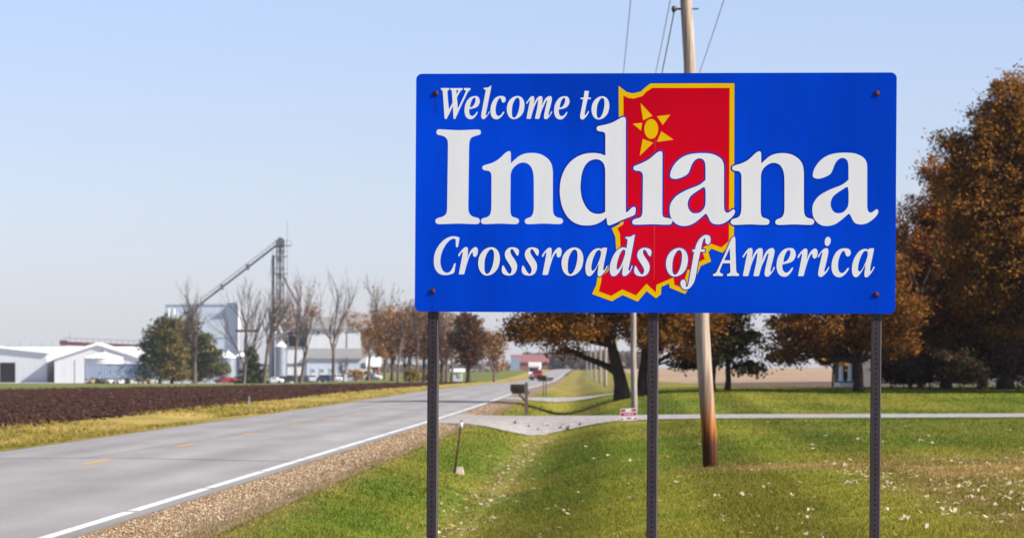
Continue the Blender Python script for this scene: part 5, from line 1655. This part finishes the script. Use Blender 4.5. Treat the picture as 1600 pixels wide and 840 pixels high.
# rubble heaps
pal = [mat("rubble_%s" % n_, c_) for n_, c_ in (("grey", (0.34, 0.33, 0.32, 1)), ("tan", (0.45, 0.32, 0.2, 1)), ("brown", (0.14, 0.085, 0.06, 1)), ("white", (0.62, 0.58, 0.52, 1)), ("rust", (0.32, 0.16, 0.08, 1)))]
r = np.random.default_rng(8)
for (lab, pa, pb, top) in (("low heap of dark rubble in front of the trailer's left end", 136, 172, 593), ("pale rubble heap in front of the trailer's right half", 176, 250, 588)):
    d = 775.0
    Xa, Xb = mill(pa, d), mill(pb, d)
    z0 = gz(Xa, d)
    hp = thing("rubble_heap", lab, "rubble", ((Xa + Xb) / 2, d, z0))
    hw, ht = (Xb - Xa) / 2, at(0, top, d)[2] - z0
    for k in range(26):
        q = r.uniform(-1, 1)
        zc = r.uniform(0, 1) * ht * (1 - abs(q) ** 1.5) * 0.85
        s_ = r.uniform(0.35, 0.95)
        P = _oct_v * s_ * r.uniform(0.6, 1.3, (6, 1)) * np.array([1.3, 1, 0.9])
        o = MB().add([tuple(p) for p in P], [tuple(f) for f in _oct_f]).build("chunk", pal[r.integers(0, 5)], hp, loc=(q * hw, r.uniform(-1, 1), zc + 0.1), rz=r.uniform(0, 6))
        o.rotation_euler = tuple(r.uniform(0, 3, 3))

# red catwalk conveyor above the sheds
d = D + 70
t = thing("conveyor", "red brown covered conveyor with railings above the white sheds", "conveyor", (mill(-20, d), d, 0))
xa, xb, xc = 0.0, mill(100, d) - mill(-20, d), mill(228, d) - mill(-20, d)
za, zb_, zc = at(0, 541, d)[2], at(0, 534, d)[2], at(0, 539, d)[2]
MB().prism([(xa, za - 0.6), (xb, za - 0.6), (xb, za + 0.1), (xa, za + 0.1)], 0, 1.4, 'y').build("lower_gallery", M_darksteel, t)
MB().prism([(xb - 1, zb_ - 0.8), (xc, zc - 0.8), (xc, zc + 0.1), (xb - 1, zb_ + 0.2)], 0, 1.6, 'y').build("gallery", M_redsteel, t)
MB().box(xb - 1.2, xb + 0.8, -0.1, 1.8, zb_ - 0.9, zb_ + 0.5).build("drive_house", M_redsteel, t)
for k in range(15):
    f = k / 14
    X = xb + f * (xc - xb)
    Z = zb_ + f * (zc - zb_)
    MB().tube([(X, 0, Z), (X, 0, Z + 1.1)], 0.05, 4).build("rail_post", M_redsteel, t)
MB().tube([(xb, 0, zb_ + 1.1), (xc, 0, zc + 1.1)], 0.05, 4).build("handrail", M_redsteel, t)
for k in range(8):
    X = k / 7 * xb
    MB().tube([(X, 0, za), (X, 0, za + 1.2)], 0.05, 4).build("rail_post", M_darksteel, t)
for X in (2.0, 10.0, xb, xb + 8, xc - 1):
    MB().tube([(X, 0.7, -3), (X, 0.7, za - 0.5)], 0.14, 5).build("support", M_darksteel, t)
MB().tube([(mill(109, d) - mill(-20, d), 0, zb_), (mill(109, d) - mill(-20, d), 0, zb_ + 2.6)], 0.05, 4).build("mast", M_darksteel, t)

# tall mill block
d = D + 10
X0, X1 = mill(258, d), mill(369, d)
z0 = gz(X0, d)
t = thing("mill_block", "tall pale blue corrugated elevator block behind the evergreens", "building", (X0, d, z0))
w = X1 - X0
ht = at(0, 476, d)[2] - z0
prof = []
k = 0
x = 0.0
while x < w - 0.01:                                     # corrugated front
    prof += [(x, 0), (min(x + 0.35, w), -0.03)]
    x += 0.7
prof += [(w, 0), (w, 9), (0, 9)]
MB().prism(prof, -1, ht, 'z').build("wall", M_siding, t)
MB().prism([(-0.2, ht), (w + 0.2, ht), (w + 0.2, ht + 0.6), (-0.2, ht + 0.15)], -0.25, 9.2, 'y').build("roof", M_siding, t)
MB().box(w + 0.002, w + 0.4, 0.2, 8.8, 0, ht - 0.1).build("sunlit_side", M_white, t)  # right side made whiter: sunlight on it is put into the colour
for a, b_, c, e_ in ((288, 291, 486, 491),):
    f = MB().box(mill(a, d) - X0, mill(b_, d) - X0, -0.2, 0.2, at(0, e_, d)[2] - z0, at(0, c, d)[2] - z0).build("window", M_open, t)
for q in (264, 272):
    MB().tube([(mill(q, d) - X0, -0.5, ht - 3.0), (mill(q, d) - X0, -0.5, ht - 0.9)], 0.28, 8).build("vent", M_white, t)
MB().box(mill(296, d) - X0, w, -0.12, 0.05, at(0, 528, d)[2] - z0, at(0, 527, d)[2] - z0).build("band", M_galv, t)

# elevator tower
d = D + 6
xt = mill(437.5, d)
z0 = gz(xt, d)
t = thing("elevator_tower", "dark steel grain elevator tower with long sloping chute", "tower", (xt, d, z0))
Z = lambda p: at(0, p, d)[2] - z0
Xp = lambda p: mill(p, d) - xt
hw = 0.85
for sx in (-1, 1):
    for sy in (0, 1.7):
        MB().tube([(sx * hw, sy, -0.5), (sx * hw, sy, Z(380))], 0.13, 5).build("tower_leg", M_darksteel, t)
br = MB()
z = 1.0
k = 0
while z < Z(384):
    s = 1 if k % 2 else -1
    br.tube([(-s * hw, 0, z), (s * hw, 0, z + 2.0)], 0.06, 4)
    br.tube([(-hw, 0, z), (hw, 0, z)], 0.06, 4)
    br.tube([(hw, 0, z), (hw, 1.7, z + 2.0)], 0.06, 4)
    br.tube([(-hw, 1.7, z), (hw, 1.7, z + 2.0)], 0.05, 4)
    z += 2.0
    k += 1
br.build("bracing", M_darksteel, t)
MB().box(-0.4, 0.35, 0.5, 1.2, 0, Z(380)).build("bucket_leg", M_galv, t)
MB().prism([(-1.0, Z(386)), (1.0, Z(386)), (1.15, Z(376)), (0.5, Z(371)), (-0.4, Z(371)), (-1.1, Z(377))], 0.2, 1.6, 'y').build("head_house", M_darksteel, t)
MB().tube([(Xp(426.5), 0.8, -0.5), (Xp(426.5), 0.8, Z(398))], 0.33, 8).build("down_pipe", M_darksteel, t)
for pa, pb, py_ in ((429, 455, 383), (426, 449, 400), (423, 449, 427)):
    pf = MB().box(Xp(pa), Xp(pb), -0.8, 2.4, Z(py_) - 0.15, Z(py_)).build("platform", M_darksteel, t)
    for q in np.linspace(Xp(pa), Xp(pb), 5):
        MB().tube([(q, -0.8, Z(py_)), (q, -0.8, Z(py_) + 1.15)], 0.045, 4).build("rail_post", M_darksteel, pf)
    MB().tube([(Xp(pa), -0.8, Z(py_) + 1.15), (Xp(pb), -0.8, Z(py_) + 1.15)], 0.045, 4).build("handrail", M_darksteel, pf)
MB().tube([(Xp(448.5), 0.5, 0), (Xp(448.5), 0.5, Z(345))], 0.05, 5).build("antenna", M_darksteel, t)
MB().tube([(Xp(423), 0.8, Z(425)), (Xp(423.5), 0.8, Z(404))], 0.05, 4).build("ladder", M_darksteel, t)
MB().tube([(Xp(432), 0.6, Z(383)), (Xp(312), 3.0, Z(474))], 0.24, 8).build("chute", M_darksteel, t)
ch = MB()
p, q = Vector((Xp(432), 0.6, Z(381))), Vector((Xp(312), 3.0, Z(472)))
for k in range(22):
    v, v2 = p.lerp(q, k / 22), p.lerp(q, (k + 1) / 22)
    up = Vector((0, 0, 1.0))
    ch.tube([v, v + up * 0.9], 0.03, 4)
    ch.tube([v + up * 0.9, v2], 0.025, 4)
ch.tube([p + Vector((0, 0, 0.9)), q + Vector((0, 0, 0.9))], 0.05, 4)
ch.build("chute_truss", M_darksteel, t)
for f in (0.38, 0.72):
    v = p.lerp(q, f)
    MB().box(v.x - 0.4, v.x + 0.4, v.y - 0.5, v.y + 0.5, v.z - 0.9, v.z + 0.5).build("chute_joint", M_darksteel, t)
MB().tube([(Xp(444), 0.5, Z(432)), (Xp(449), 0.4, Z(445)), (Xp(468), 0.2, Z(478))], 0.28, 7).build("spout", M_darksteel, t)
MB().tube([(Xp(462), 0, Z(511)), (Xp(424), 0, Z(532))], 0.32, 7).build("spout", M_galv, t)
MB().lathe([(0.0, Z(503)), (0.9, Z(500)), (1.0, Z(496)), (0.25, Z(490))], Xp(429), -1.0, 12).build("hopper", M_trim, t)
MB().tube([(Xp(429), -1, Z(492)), (Xp(441), -1, Z(520))], 0.2, 6).build("spout", M_trim, t)
MB().box(Xp(368), Xp(402), 0.2, 1.6, Z(518.5), Z(514.5)).build("catwalk", M_redsteel, t)
MB().box(Xp(432), Xp(466), 2.2, 3.6, Z(522), Z(518)).build("catwalk", M_redsteel, t)
for q in (374, 386, 398):
    MB().tube([(Xp(q), 0.9, 0), (Xp(q), 0.9, Z(518))], 0.1, 5).build("support", M_darksteel, t)

# white mill house
ry = math.radians(4.5)
t = gable("mill_house", "white mill house with grey roofs behind the parked cars", 479, 563, D, 560, 534, 15, M_siding, M_groof, ridge='x', rz=ry)
X0 = mill(479)
z0 = gz(X0, D)
Z = lambda p: at(0, p, D)[2] - z0
Xp = lambda p: mill(p) - X0
up = MB().prism([(4, Z(545)), (12, Z(545)), (12, Z(514)), (8, Z(498)), (4, Z(514))], Xp(481), Xp(541), 'x').build("upper_storey", M_white, t)
for (ya, za, yb, zb2) in ((3.4, Z(516.5), 8, Z(498)), (8, Z(498), 12.6, Z(516.5))):
    MB().prism([(ya, za + 0.05), (yb, zb2 + 0.05), (yb, zb2 + 0.4), (ya, za + 0.4)], Xp(480), Xp(542), 'x').build("upper_roof", M_groof, t)
MB().box(Xp(467), Xp(480), 9.5, 14, -1, Z(506)).build("hopper_tower", M_galv, t)
MB().lathe([(1.9, Z(506)), (2.0, Z(492)), (0.5, Z(486)), (0.5, Z(483))], Xp(473.5), 11.7, 14).build("hopper_tank", M_galv, t)
MB().box(Xp(452), Xp(466), 10, 14, -1, Z(524)).build("leg_house", M_darksteel, t)
f = MB().box(Xp(494.5), Xp(501.5), 3.86, 4.1, Z(523.5), Z(517.5)).build("window", M_trim, t)
MB().box(Xp(495.5), Xp(500.5), 3.82, 3.85, Z(522.5), Z(518.5)).build("pane", M_glass, f)
MB().box(Xp(543), Xp(564), 4, 14, Z(548), Z(518)).build("stair_block", M_white, t)
MB().box(Xp(542.5), Xp(564.5), 3.7, 14.3, Z(518), Z(516.5)).build("stair_block_roof", M_groof, t)
MB().box(Xp(449), Xp(478), 0.5, 9, -1, Z(544)).build("lean_to", M_white, t)
MB().box(Xp(448.4), Xp(478.6), 0.2, 9.3, Z(544), Z(542)).build("lean_to_roof", M_groof, t)
MB().box(Xp(449.5), Xp(477.5), 0.3, 0.49, Z(572), Z(569)).build("band", M_darksteel, t)
for a in (486, 500, 515, 530, 545):
    f = MB().box(Xp(a), Xp(a + 7), -0.1, 0.15, Z(594), Z(575)).build("door", M_white, t)
    MB().box(Xp(a + 1), Xp(a + 6), -0.14, -0.105, Z(583), Z(577)).build("pane", M_galv, f)
gable("brick_shed", "small brick shed with white porch roof at the right end of the mill house", 575, 592, D - 15, 572, 560, 8, M_brick, M_trim, ridge='x', wins=((580, 586, 578, 588),))

# far red roofed barn
t = gable("red_barn", "far barn with red roof and blue grey end beyond the road", 800, 856, 1400.0, 566.5, 555, 30, M_brick, M_barnred, ridge='x')
z0 = gz(mill(800, 1400), 1400)
MB().box(mill(798, 1400) - mill(800, 1400), mill(812, 1400) - mill(800, 1400), -8, -0.6, -2, at(0, 560, 1400)[2] - z0).build("side_wing", mat("barn_blue_grey", (0.26, 0.33, 0.44, 1)), t)
gable("small_white_hut", "small white and blue hut among the trees left of the road", 708, 722, 610.0, 581, 577, 4, mat("hut_white", (0.55, 0.62, 0.72, 1)), M_wroof, ridge='x', over=0.2, trim=0.1, doors=((716, 721.5, 583, 588.5, mat("hut_yellow", (0.55, 0.5, 0.2, 1))),))

# ------------------------------------------------------------------ farmhouse among the trees on the right
M_house = mat("farmhouse_siding", (0.22, 0.19, 0.20, 1), (0.16, 0.135, 0.14, 1), scale=1.0, stretch=(1, 1, 8))
M_hroof = mat("farmhouse_roof", (0.20, 0.17, 0.175, 1), (0.14, 0.115, 0.12, 1), scale=2.0)
d = 200.0
X0, X1 = mill(1346, d), mill(1650, d)
z0 = gz(X0, d)
t = thing("farmhouse", "grey two storey farmhouse mostly hidden behind the tall trees", "house", (X0, d, z0))
w = X1 - X0
MB().box(0, w, 0, 9, -0.5, 5.4).build("wall", M_house, t)
rf = MB()
rf.add([(-0.5, -0.5, 5.4), (w + 0.5, -0.5, 5.4), (w + 0.5, 9.5, 5.4), (-0.5, 9.5, 5.4), (4.2, 4.5, 8.8), (w - 4.2, 4.5, 8.8)], [(0, 1, 5, 4), (1, 2, 5), (2, 3, 4, 5), (3, 0, 4), (3, 2, 1, 0)])
rfo = rf.build("roof", M_hroof, t)
MB().box(w * 0.6, w * 0.6 + 0.7, 4.2, 4.9, 8.0, 9.8).build("chimney", M_brick, rfo)
for q in (1.6, 4.2, 7.0, 9.6):
    for zb in (0.9, 3.5):
        f = MB().box(q - 0.08, q + 0.98, -0.05, 0.05, zb - 0.08, zb + 1.38).build("window", M_trim, t)
        MB().box(q, q + 0.9, -0.07, -0.052, zb, zb + 0.62).build("pane", M_glass, f)
        MB().box(q, q + 0.9, -0.07, -0.052, zb + 0.68, zb + 1.3).build("pane", M_glass, f)
pw = mill(1314, d) - X0
pf = MB().box(pw, 0, 1.0, 4.0, -0.3, 0.22).build("porch_floor", M_trim, t)
for q in (pw + 0.12, pw + 0.62, pw + 1.10):
    MB().lathe([(0.17, 0.30), (0.17, 0.42), (0.125, 0.45), (0.11, 2.15), (0.16, 2.2), (0.16, 2.3)], q, 1.25, 12).build("porch_column", M_trim, t, smooth=True)
MB().box(pw - 0.25, 0.0, 0.75, 4.0, 2.3, 2.6).build("porch_beam", M_trim, t)
MB().prism([(pw - 0.5, 2.6), (0.3, 2.6), (-0.1, 3.1), (pw + 0.3, 3.1)], 0.6, 4.0, 'y').build("porch_roof", M_hroof, t)
MB().box(pw - 0.1, 0, 3.98, 4.1, -0.3, 2.3).build("porch_wall", M_house, t)
MB().box(pw + 0.3, pw + 1.1, 3.92, 3.98, 0.30, 2.2).build("porch_door", M_open, t)

# ------------------------------------------------------------------ vehicles
PAINT = {n_: mat("paint_" + n_, c_, tuple(v * 0.93 for v in c_[:3]) + (1,), rough=0.28, spec=0.5) for n_, c_ in
         (("red", (0.30, 0.010, 0.016, 1)), ("white", (0.72, 0.72, 0.72, 1)), ("black", (0.03, 0.03, 0.035, 1)), ("navy", (0.03, 0.045, 0.09, 1)), ("silver", (0.40, 0.41, 0.43, 1)), ("cream", (0.60, 0.54, 0.42, 1)), ("blue", (0.02, 0.07, 0.24, 1)), ("maroon", (0.16, 0.02, 0.03, 1)))}
M_lamp = mat("headlamp", (0.75, 0.75, 0.72, 1), rough=0.15, spec=0.6)
M_tail = mat("tail_lamp", (0.35, 0.01, 0.01, 1), rough=0.2)
SHAPES = {  # stations along x (front at +x): x, underside, belt, top, half width at belt, half width at top
    'sedan': ([(2.25, 0.35, 0.62, 0.66, 0.72, 0.66), (2.05, 0.25, 0.72, 0.80, 0.86, 0.78), (0.95, 0.22, 0.84, 0.94, 0.90, 0.80), (0.35, 0.22, 0.88, 1.40, 0.90, 0.62), (-0.75, 0.22, 0.90, 1.43, 0.90, 0.62), (-1.50, 0.22, 0.92, 1.03, 0.90, 0.78), (-2.15, 0.26, 0.88, 0.98, 0.86, 0.78), (-2.30, 0.38, 0.70, 0.75, 0.76, 0.70)], 0.32, 1.38, -1.35),
    'suv': ([(2.30, 0.42, 0.80, 0.86, 0.78, 0.72), (2.10, 0.32, 0.92, 1.02, 0.92, 0.84), (1.05, 0.30, 1.02, 1.12, 0.94, 0.84), (0.45, 0.30, 1.06, 1.74, 0.94, 0.70), (-1.70, 0.30, 1.08, 1.76, 0.94, 0.72), (-2.15, 0.32, 1.06, 1.20, 0.92, 0.84), (-2.30, 0.42, 0.85, 0.9, 0.84, 0.80)], 0.37, 1.42, -1.42),
    'pickup': ([(2.75, 0.48, 0.92, 0.98, 0.84, 0.78), (2.55, 0.36, 1.02, 1.12, 0.96, 0.88), (1.40, 0.34, 1.10, 1.22, 0.98, 0.88), (0.85, 0.34, 1.14, 1.82, 0.98, 0.72), (-0.45, 0.34, 1.14, 1.84, 0.98, 0.74), (-0.65, 0.34, 1.12, 1.16, 0.98, 0.95), (-2.60, 0.36, 1.10, 1.14, 0.97, 0.95), (-2.75, 0.46, 1.0, 1.02, 0.92, 0.9)], 0.40, 1.75, -1.75)}


def vehicle(kind, label, x, y, rz, paint, cat="car", group=None, name=None):
    st, rad, xf, xr = SHAPES[kind]
    t = thing(name or {'sedan': "parked_car", 'suv': "parked_suv", 'pickup': "pickup_truck"}[kind], label, cat, (x, y, gz(x, y) + 0.02), rz, group)
    vs_, fs = [], []
    for (X, zb, zm, ztp, wb, wt) in st:
        vs_ += [(X, -wb * 0.94, zb), (X, -wb, (zb + zm) / 2), (X, -wb * 0.98, zm), (X, -wt, ztp), (X, wt, ztp), (X, wb * 0.98, zm), (X, wb, (zb + zm) / 2), (X, wb * 0.94, zb)]
    for i in range(len(st) - 1):
        for k in range(8):
            k2 = (k + 1) % 8
            fs.append((i * 8 + k, (i + 1) * 8 + k, (i + 1) * 8 + k2, i * 8 + k2))
    fs += [tuple(range(8)), tuple(range(len(st) * 8 - 1, len(st) * 8 - 9, -1))]
    MB().add(vs_, fs).build("body", PAINT[paint], t)
    # glass: proud of the cabin between the tall stations
    ci = [i for i, s_ in enumerate(st) if s_[3] - s_[2] > 0.35]
    a, b_ = st[ci[0]], st[ci[-1]]
    pre, post = st[ci[0] - 1], st[ci[-1] + 1]

    def face(name_, quad, off, m_=M_glass):
        MB().add([tuple(Vector(q) + Vector(off)) for q in quad] + [tuple(q) for q in quad], [(0, 1, 2, 3), (7, 6, 5, 4)]).build(name_, m_, t)
    for s in (-1, 1):
        nseg = 2
        for k in range(nseg):
            xa = a[0] + (b_[0] - a[0]) * (k / nseg) - 0.05
            xb = a[0] + (b_[0] - a[0]) * ((k + 1) / nseg) + 0.05
            lo, hi = 0.10, 0.86
            q = lambda X, f: (X, s * (a[4] * 0.98 + (a[5] - a[4] * 0.98) * f), a[2] + (a[3] - a[2]) * f)
            face("side_window", [q(xa, lo), q(xb, lo), q(xb, hi), q(xa, hi)], (0, s * 0.015, 0.005))
    for nm, c_, e_ in (("windscreen", a, pre), ("rear_window", b_, post)):
        sgn = 1 if c_ is a else -1
        q = lambda f, s: (c_[0] + (e_[0] - c_[0]) * f, s * (c_[5] + (e_[5] - c_[5]) * f) * 0.92, c_[3] + (e_[3] - c_[3]) * f)
        face(nm, [q(0.12, -1), q(0.88, -1), q(0.88, 1), q(0.12, 1)], (sgn * 0.015, 0, 0.012))
    for X in (xf, xr):
        for s in (-1, 1):
            wheel(t, X, s * (st[2][4] - 0.10), rad, 0.22)
    fx, fz, fw = st[1][0], (st[0][2] + st[1][1]) / 2 + 0.12, st[0][4]
    for s in (-1, 1):
        MB().box(st[0][0] - 0.10, st[0][0] + 0.02, s * (fw - 0.16) - 0.15, s * (fw - 0.16) + 0.15, fz, fz + 0.17).build("headlight", M_lamp, t)
        MB().box(st[-1][0] - 0.02, st[-1][0] + 0.10, s * (st[-1][4] - 0.15) - 0.12, s * (st[-1][4] - 0.15) + 0.12, fz + 0.05, fz + 0.22).build("tail_light", M_tail, t)
    MB().box(st[0][0] - 0.05, st[0][0] + 0.03, -fw + 0.34, fw - 0.34, fz - 0.02, fz + 0.16).build("grille", M_darksteel, t)
    MB().box(st[0][0] - 0.12, st[0][0] + 0.06, -fw, fw, st[0][1] - 0.03, st[0][1] + 0.14).build("bumper", M_darksteel if kind == 'pickup' else PAINT[paint], t)
    return t


dR = 620.0
xr_ = at(840, 0, dR)[0]
vehicle('pickup', "red pickup truck driving towards the viewer on the road", xr_, dR, math.radians(-93), "red", "truck")
# camper van behind it
d = 672.0
xv = at(835.5, 0, d)[0]
t = thing("camper_van", "white camper van following right behind the red pickup", "van", (xv, d, gz(xv, d) + 0.02), math.radians(-93))
MB().prism([(-3.2, 0.45), (2.5, 0.45), (3.0, 0.6), (3.05, 1.1), (2.35, 1.35), (1.75, 2.1), (-3.2, 2.1)], -1.0, 1.0, 'y').build("body", PAINT["white"], t)
MB().prism([(-3.2, 2.102), (1.75, 2.102), (2.6, 2.35), (2.5, 3.0), (1.9, 3.15), (-3.2, 3.15)], -1.08, 1.08, 'y').build("high_roof", PAINT["white"], t)
MB().add([(2.33, -0.85, 1.42), (2.33, 0.85, 1.42), (1.83, 0.8, 2.04), (1.83, -0.8, 2.04)], [(0, 1, 2, 3)]).build("windscreen", M_glass, t, loc=(0.03, 0, 0.02))
MB().box(2.9, 3.09, -0.7, 0.7, 0.72, 0.98).build("grille", M_darksteel, t)
MB().box(2.9, 3.12, -1.0, 1.0, 0.42, 0.62).build("bumper", M_galv, t)
for s in (-1, 1):
    MB().box(2.9, 3.08, s * 0.85 - 0.12, s * 0.85 + 0.12, 0.75, 0.98).build("headlight", M_lamp, t)
    MB().box(-1.0, 1.2, s * 1.005 - 0.01, s * 1.005 + 0.01, 1.4, 1.95).build("side_window", M_glass, t)
    for X in (2.0, -2.0):
        wheel(t, X, s * 0.85, 0.38, 0.25)

GC = "vehicles parked at the mill"
park = [('sedan', 349, 862, 172, "maroon", "dark red car at the left end of the mill car park"), ('sedan', 361, 856, 10, "red", "bright red car left of the small dark spruce"), ('suv', 371, 858, 165, "white", "white car parked right next to the bright red one"),
        ('sedan', 428, 846, 176, "white", "long white car in front of the elevator tower"), ('sedan', 433, 866, 8, "red", "red car behind the long white car"), ('suv', 441, 872, 160, "white", "white van parked behind the red car near the silo"),
        ('pickup', 455, 850, 176, "black", "black pickup left of the slim bare tree"), ('suv', 477, 862, 20, "black", "black car between the twin bare trunks and the mill house"), ('suv', 487, 858, 100, "silver", "silver car seen end on before the mill house"),
        ('suv', 504, 860, 172, "navy", "dark blue car in front of the white mill house"), ('suv', 513, 875, 168, "black", "black car close to the mill house wall"), ('sedan', 531, 856, 85, "white", "small white car right of the tall bare tree"),
        ('sedan', 582, 860, 175, "white", "white car at the right end of the mill, before the brick shed"), ('sedan', 580, 846, 80, "navy", "dark blue car below the right bare tree")]
for (kind, px_, d, rot, paint, lab) in park:
    vehicle(kind, lab, mill(px_, d), float(d), math.radians(rot), paint, "car" if kind != 'pickup' else "truck", GC)
vehicle('suv', "blue car half hidden under the trees at the right edge", mill(1612, 205), 205.0, math.radians(178), "blue", "car", name="parked_car")
# cream bus
d = 862.0
xv = mill(548, d)
t = thing("bus", "cream bus parked before the right end of the mill house", "bus", (xv, d, gz(xv, d)), math.radians(3), GC)
MB().prism([(0, 0.5), (5.0, 0.5), (5.3, 0.9), (5.2, 2.7), (4.9, 2.9), (0.1, 2.9), (0, 2.6)], -1.2, 1.2, 'y').build("body", PAINT["cream"], t)
for k in range(5):
    MB().box(0.25 + k * 0.98, 1.0 + k * 0.98, -1.225, -1.202, 1.6, 2.4).build("window", M_glass, t)
MB().box(0, 5.0, -1.22, -1.203, 1.1, 1.25).build("stripe", PAINT["maroon"], t)
for X in (1.1, 4.1):
    for s in (-1, 1):
        wheel(t, X, s * 1.05, 0.45, 0.25)

# ------------------------------------------------------------------ thin haze in the air
M_haze = bpy.data.materials.new("haze")
M_haze.use_nodes = True
nt = M_haze.node_tree
nt.nodes.clear()
ho = nt.nodes.new("ShaderNodeOutputMaterial")
hv = nt.nodes.new("ShaderNodeVolumePrincipled")
hv.inputs["Color"].default_value = (0.80, 0.86, 0.95, 1)
hv.inputs["Density"].default_value = 0.00005
nt.links.new(hv.outputs[0], ho.inputs["Volume"])
hz = MB().box(-3100, 3100, -120, 6600, -4.6, 42).build("haze", M_haze)
stuff(hz, "thin pale haze hanging over the fields", "haze")
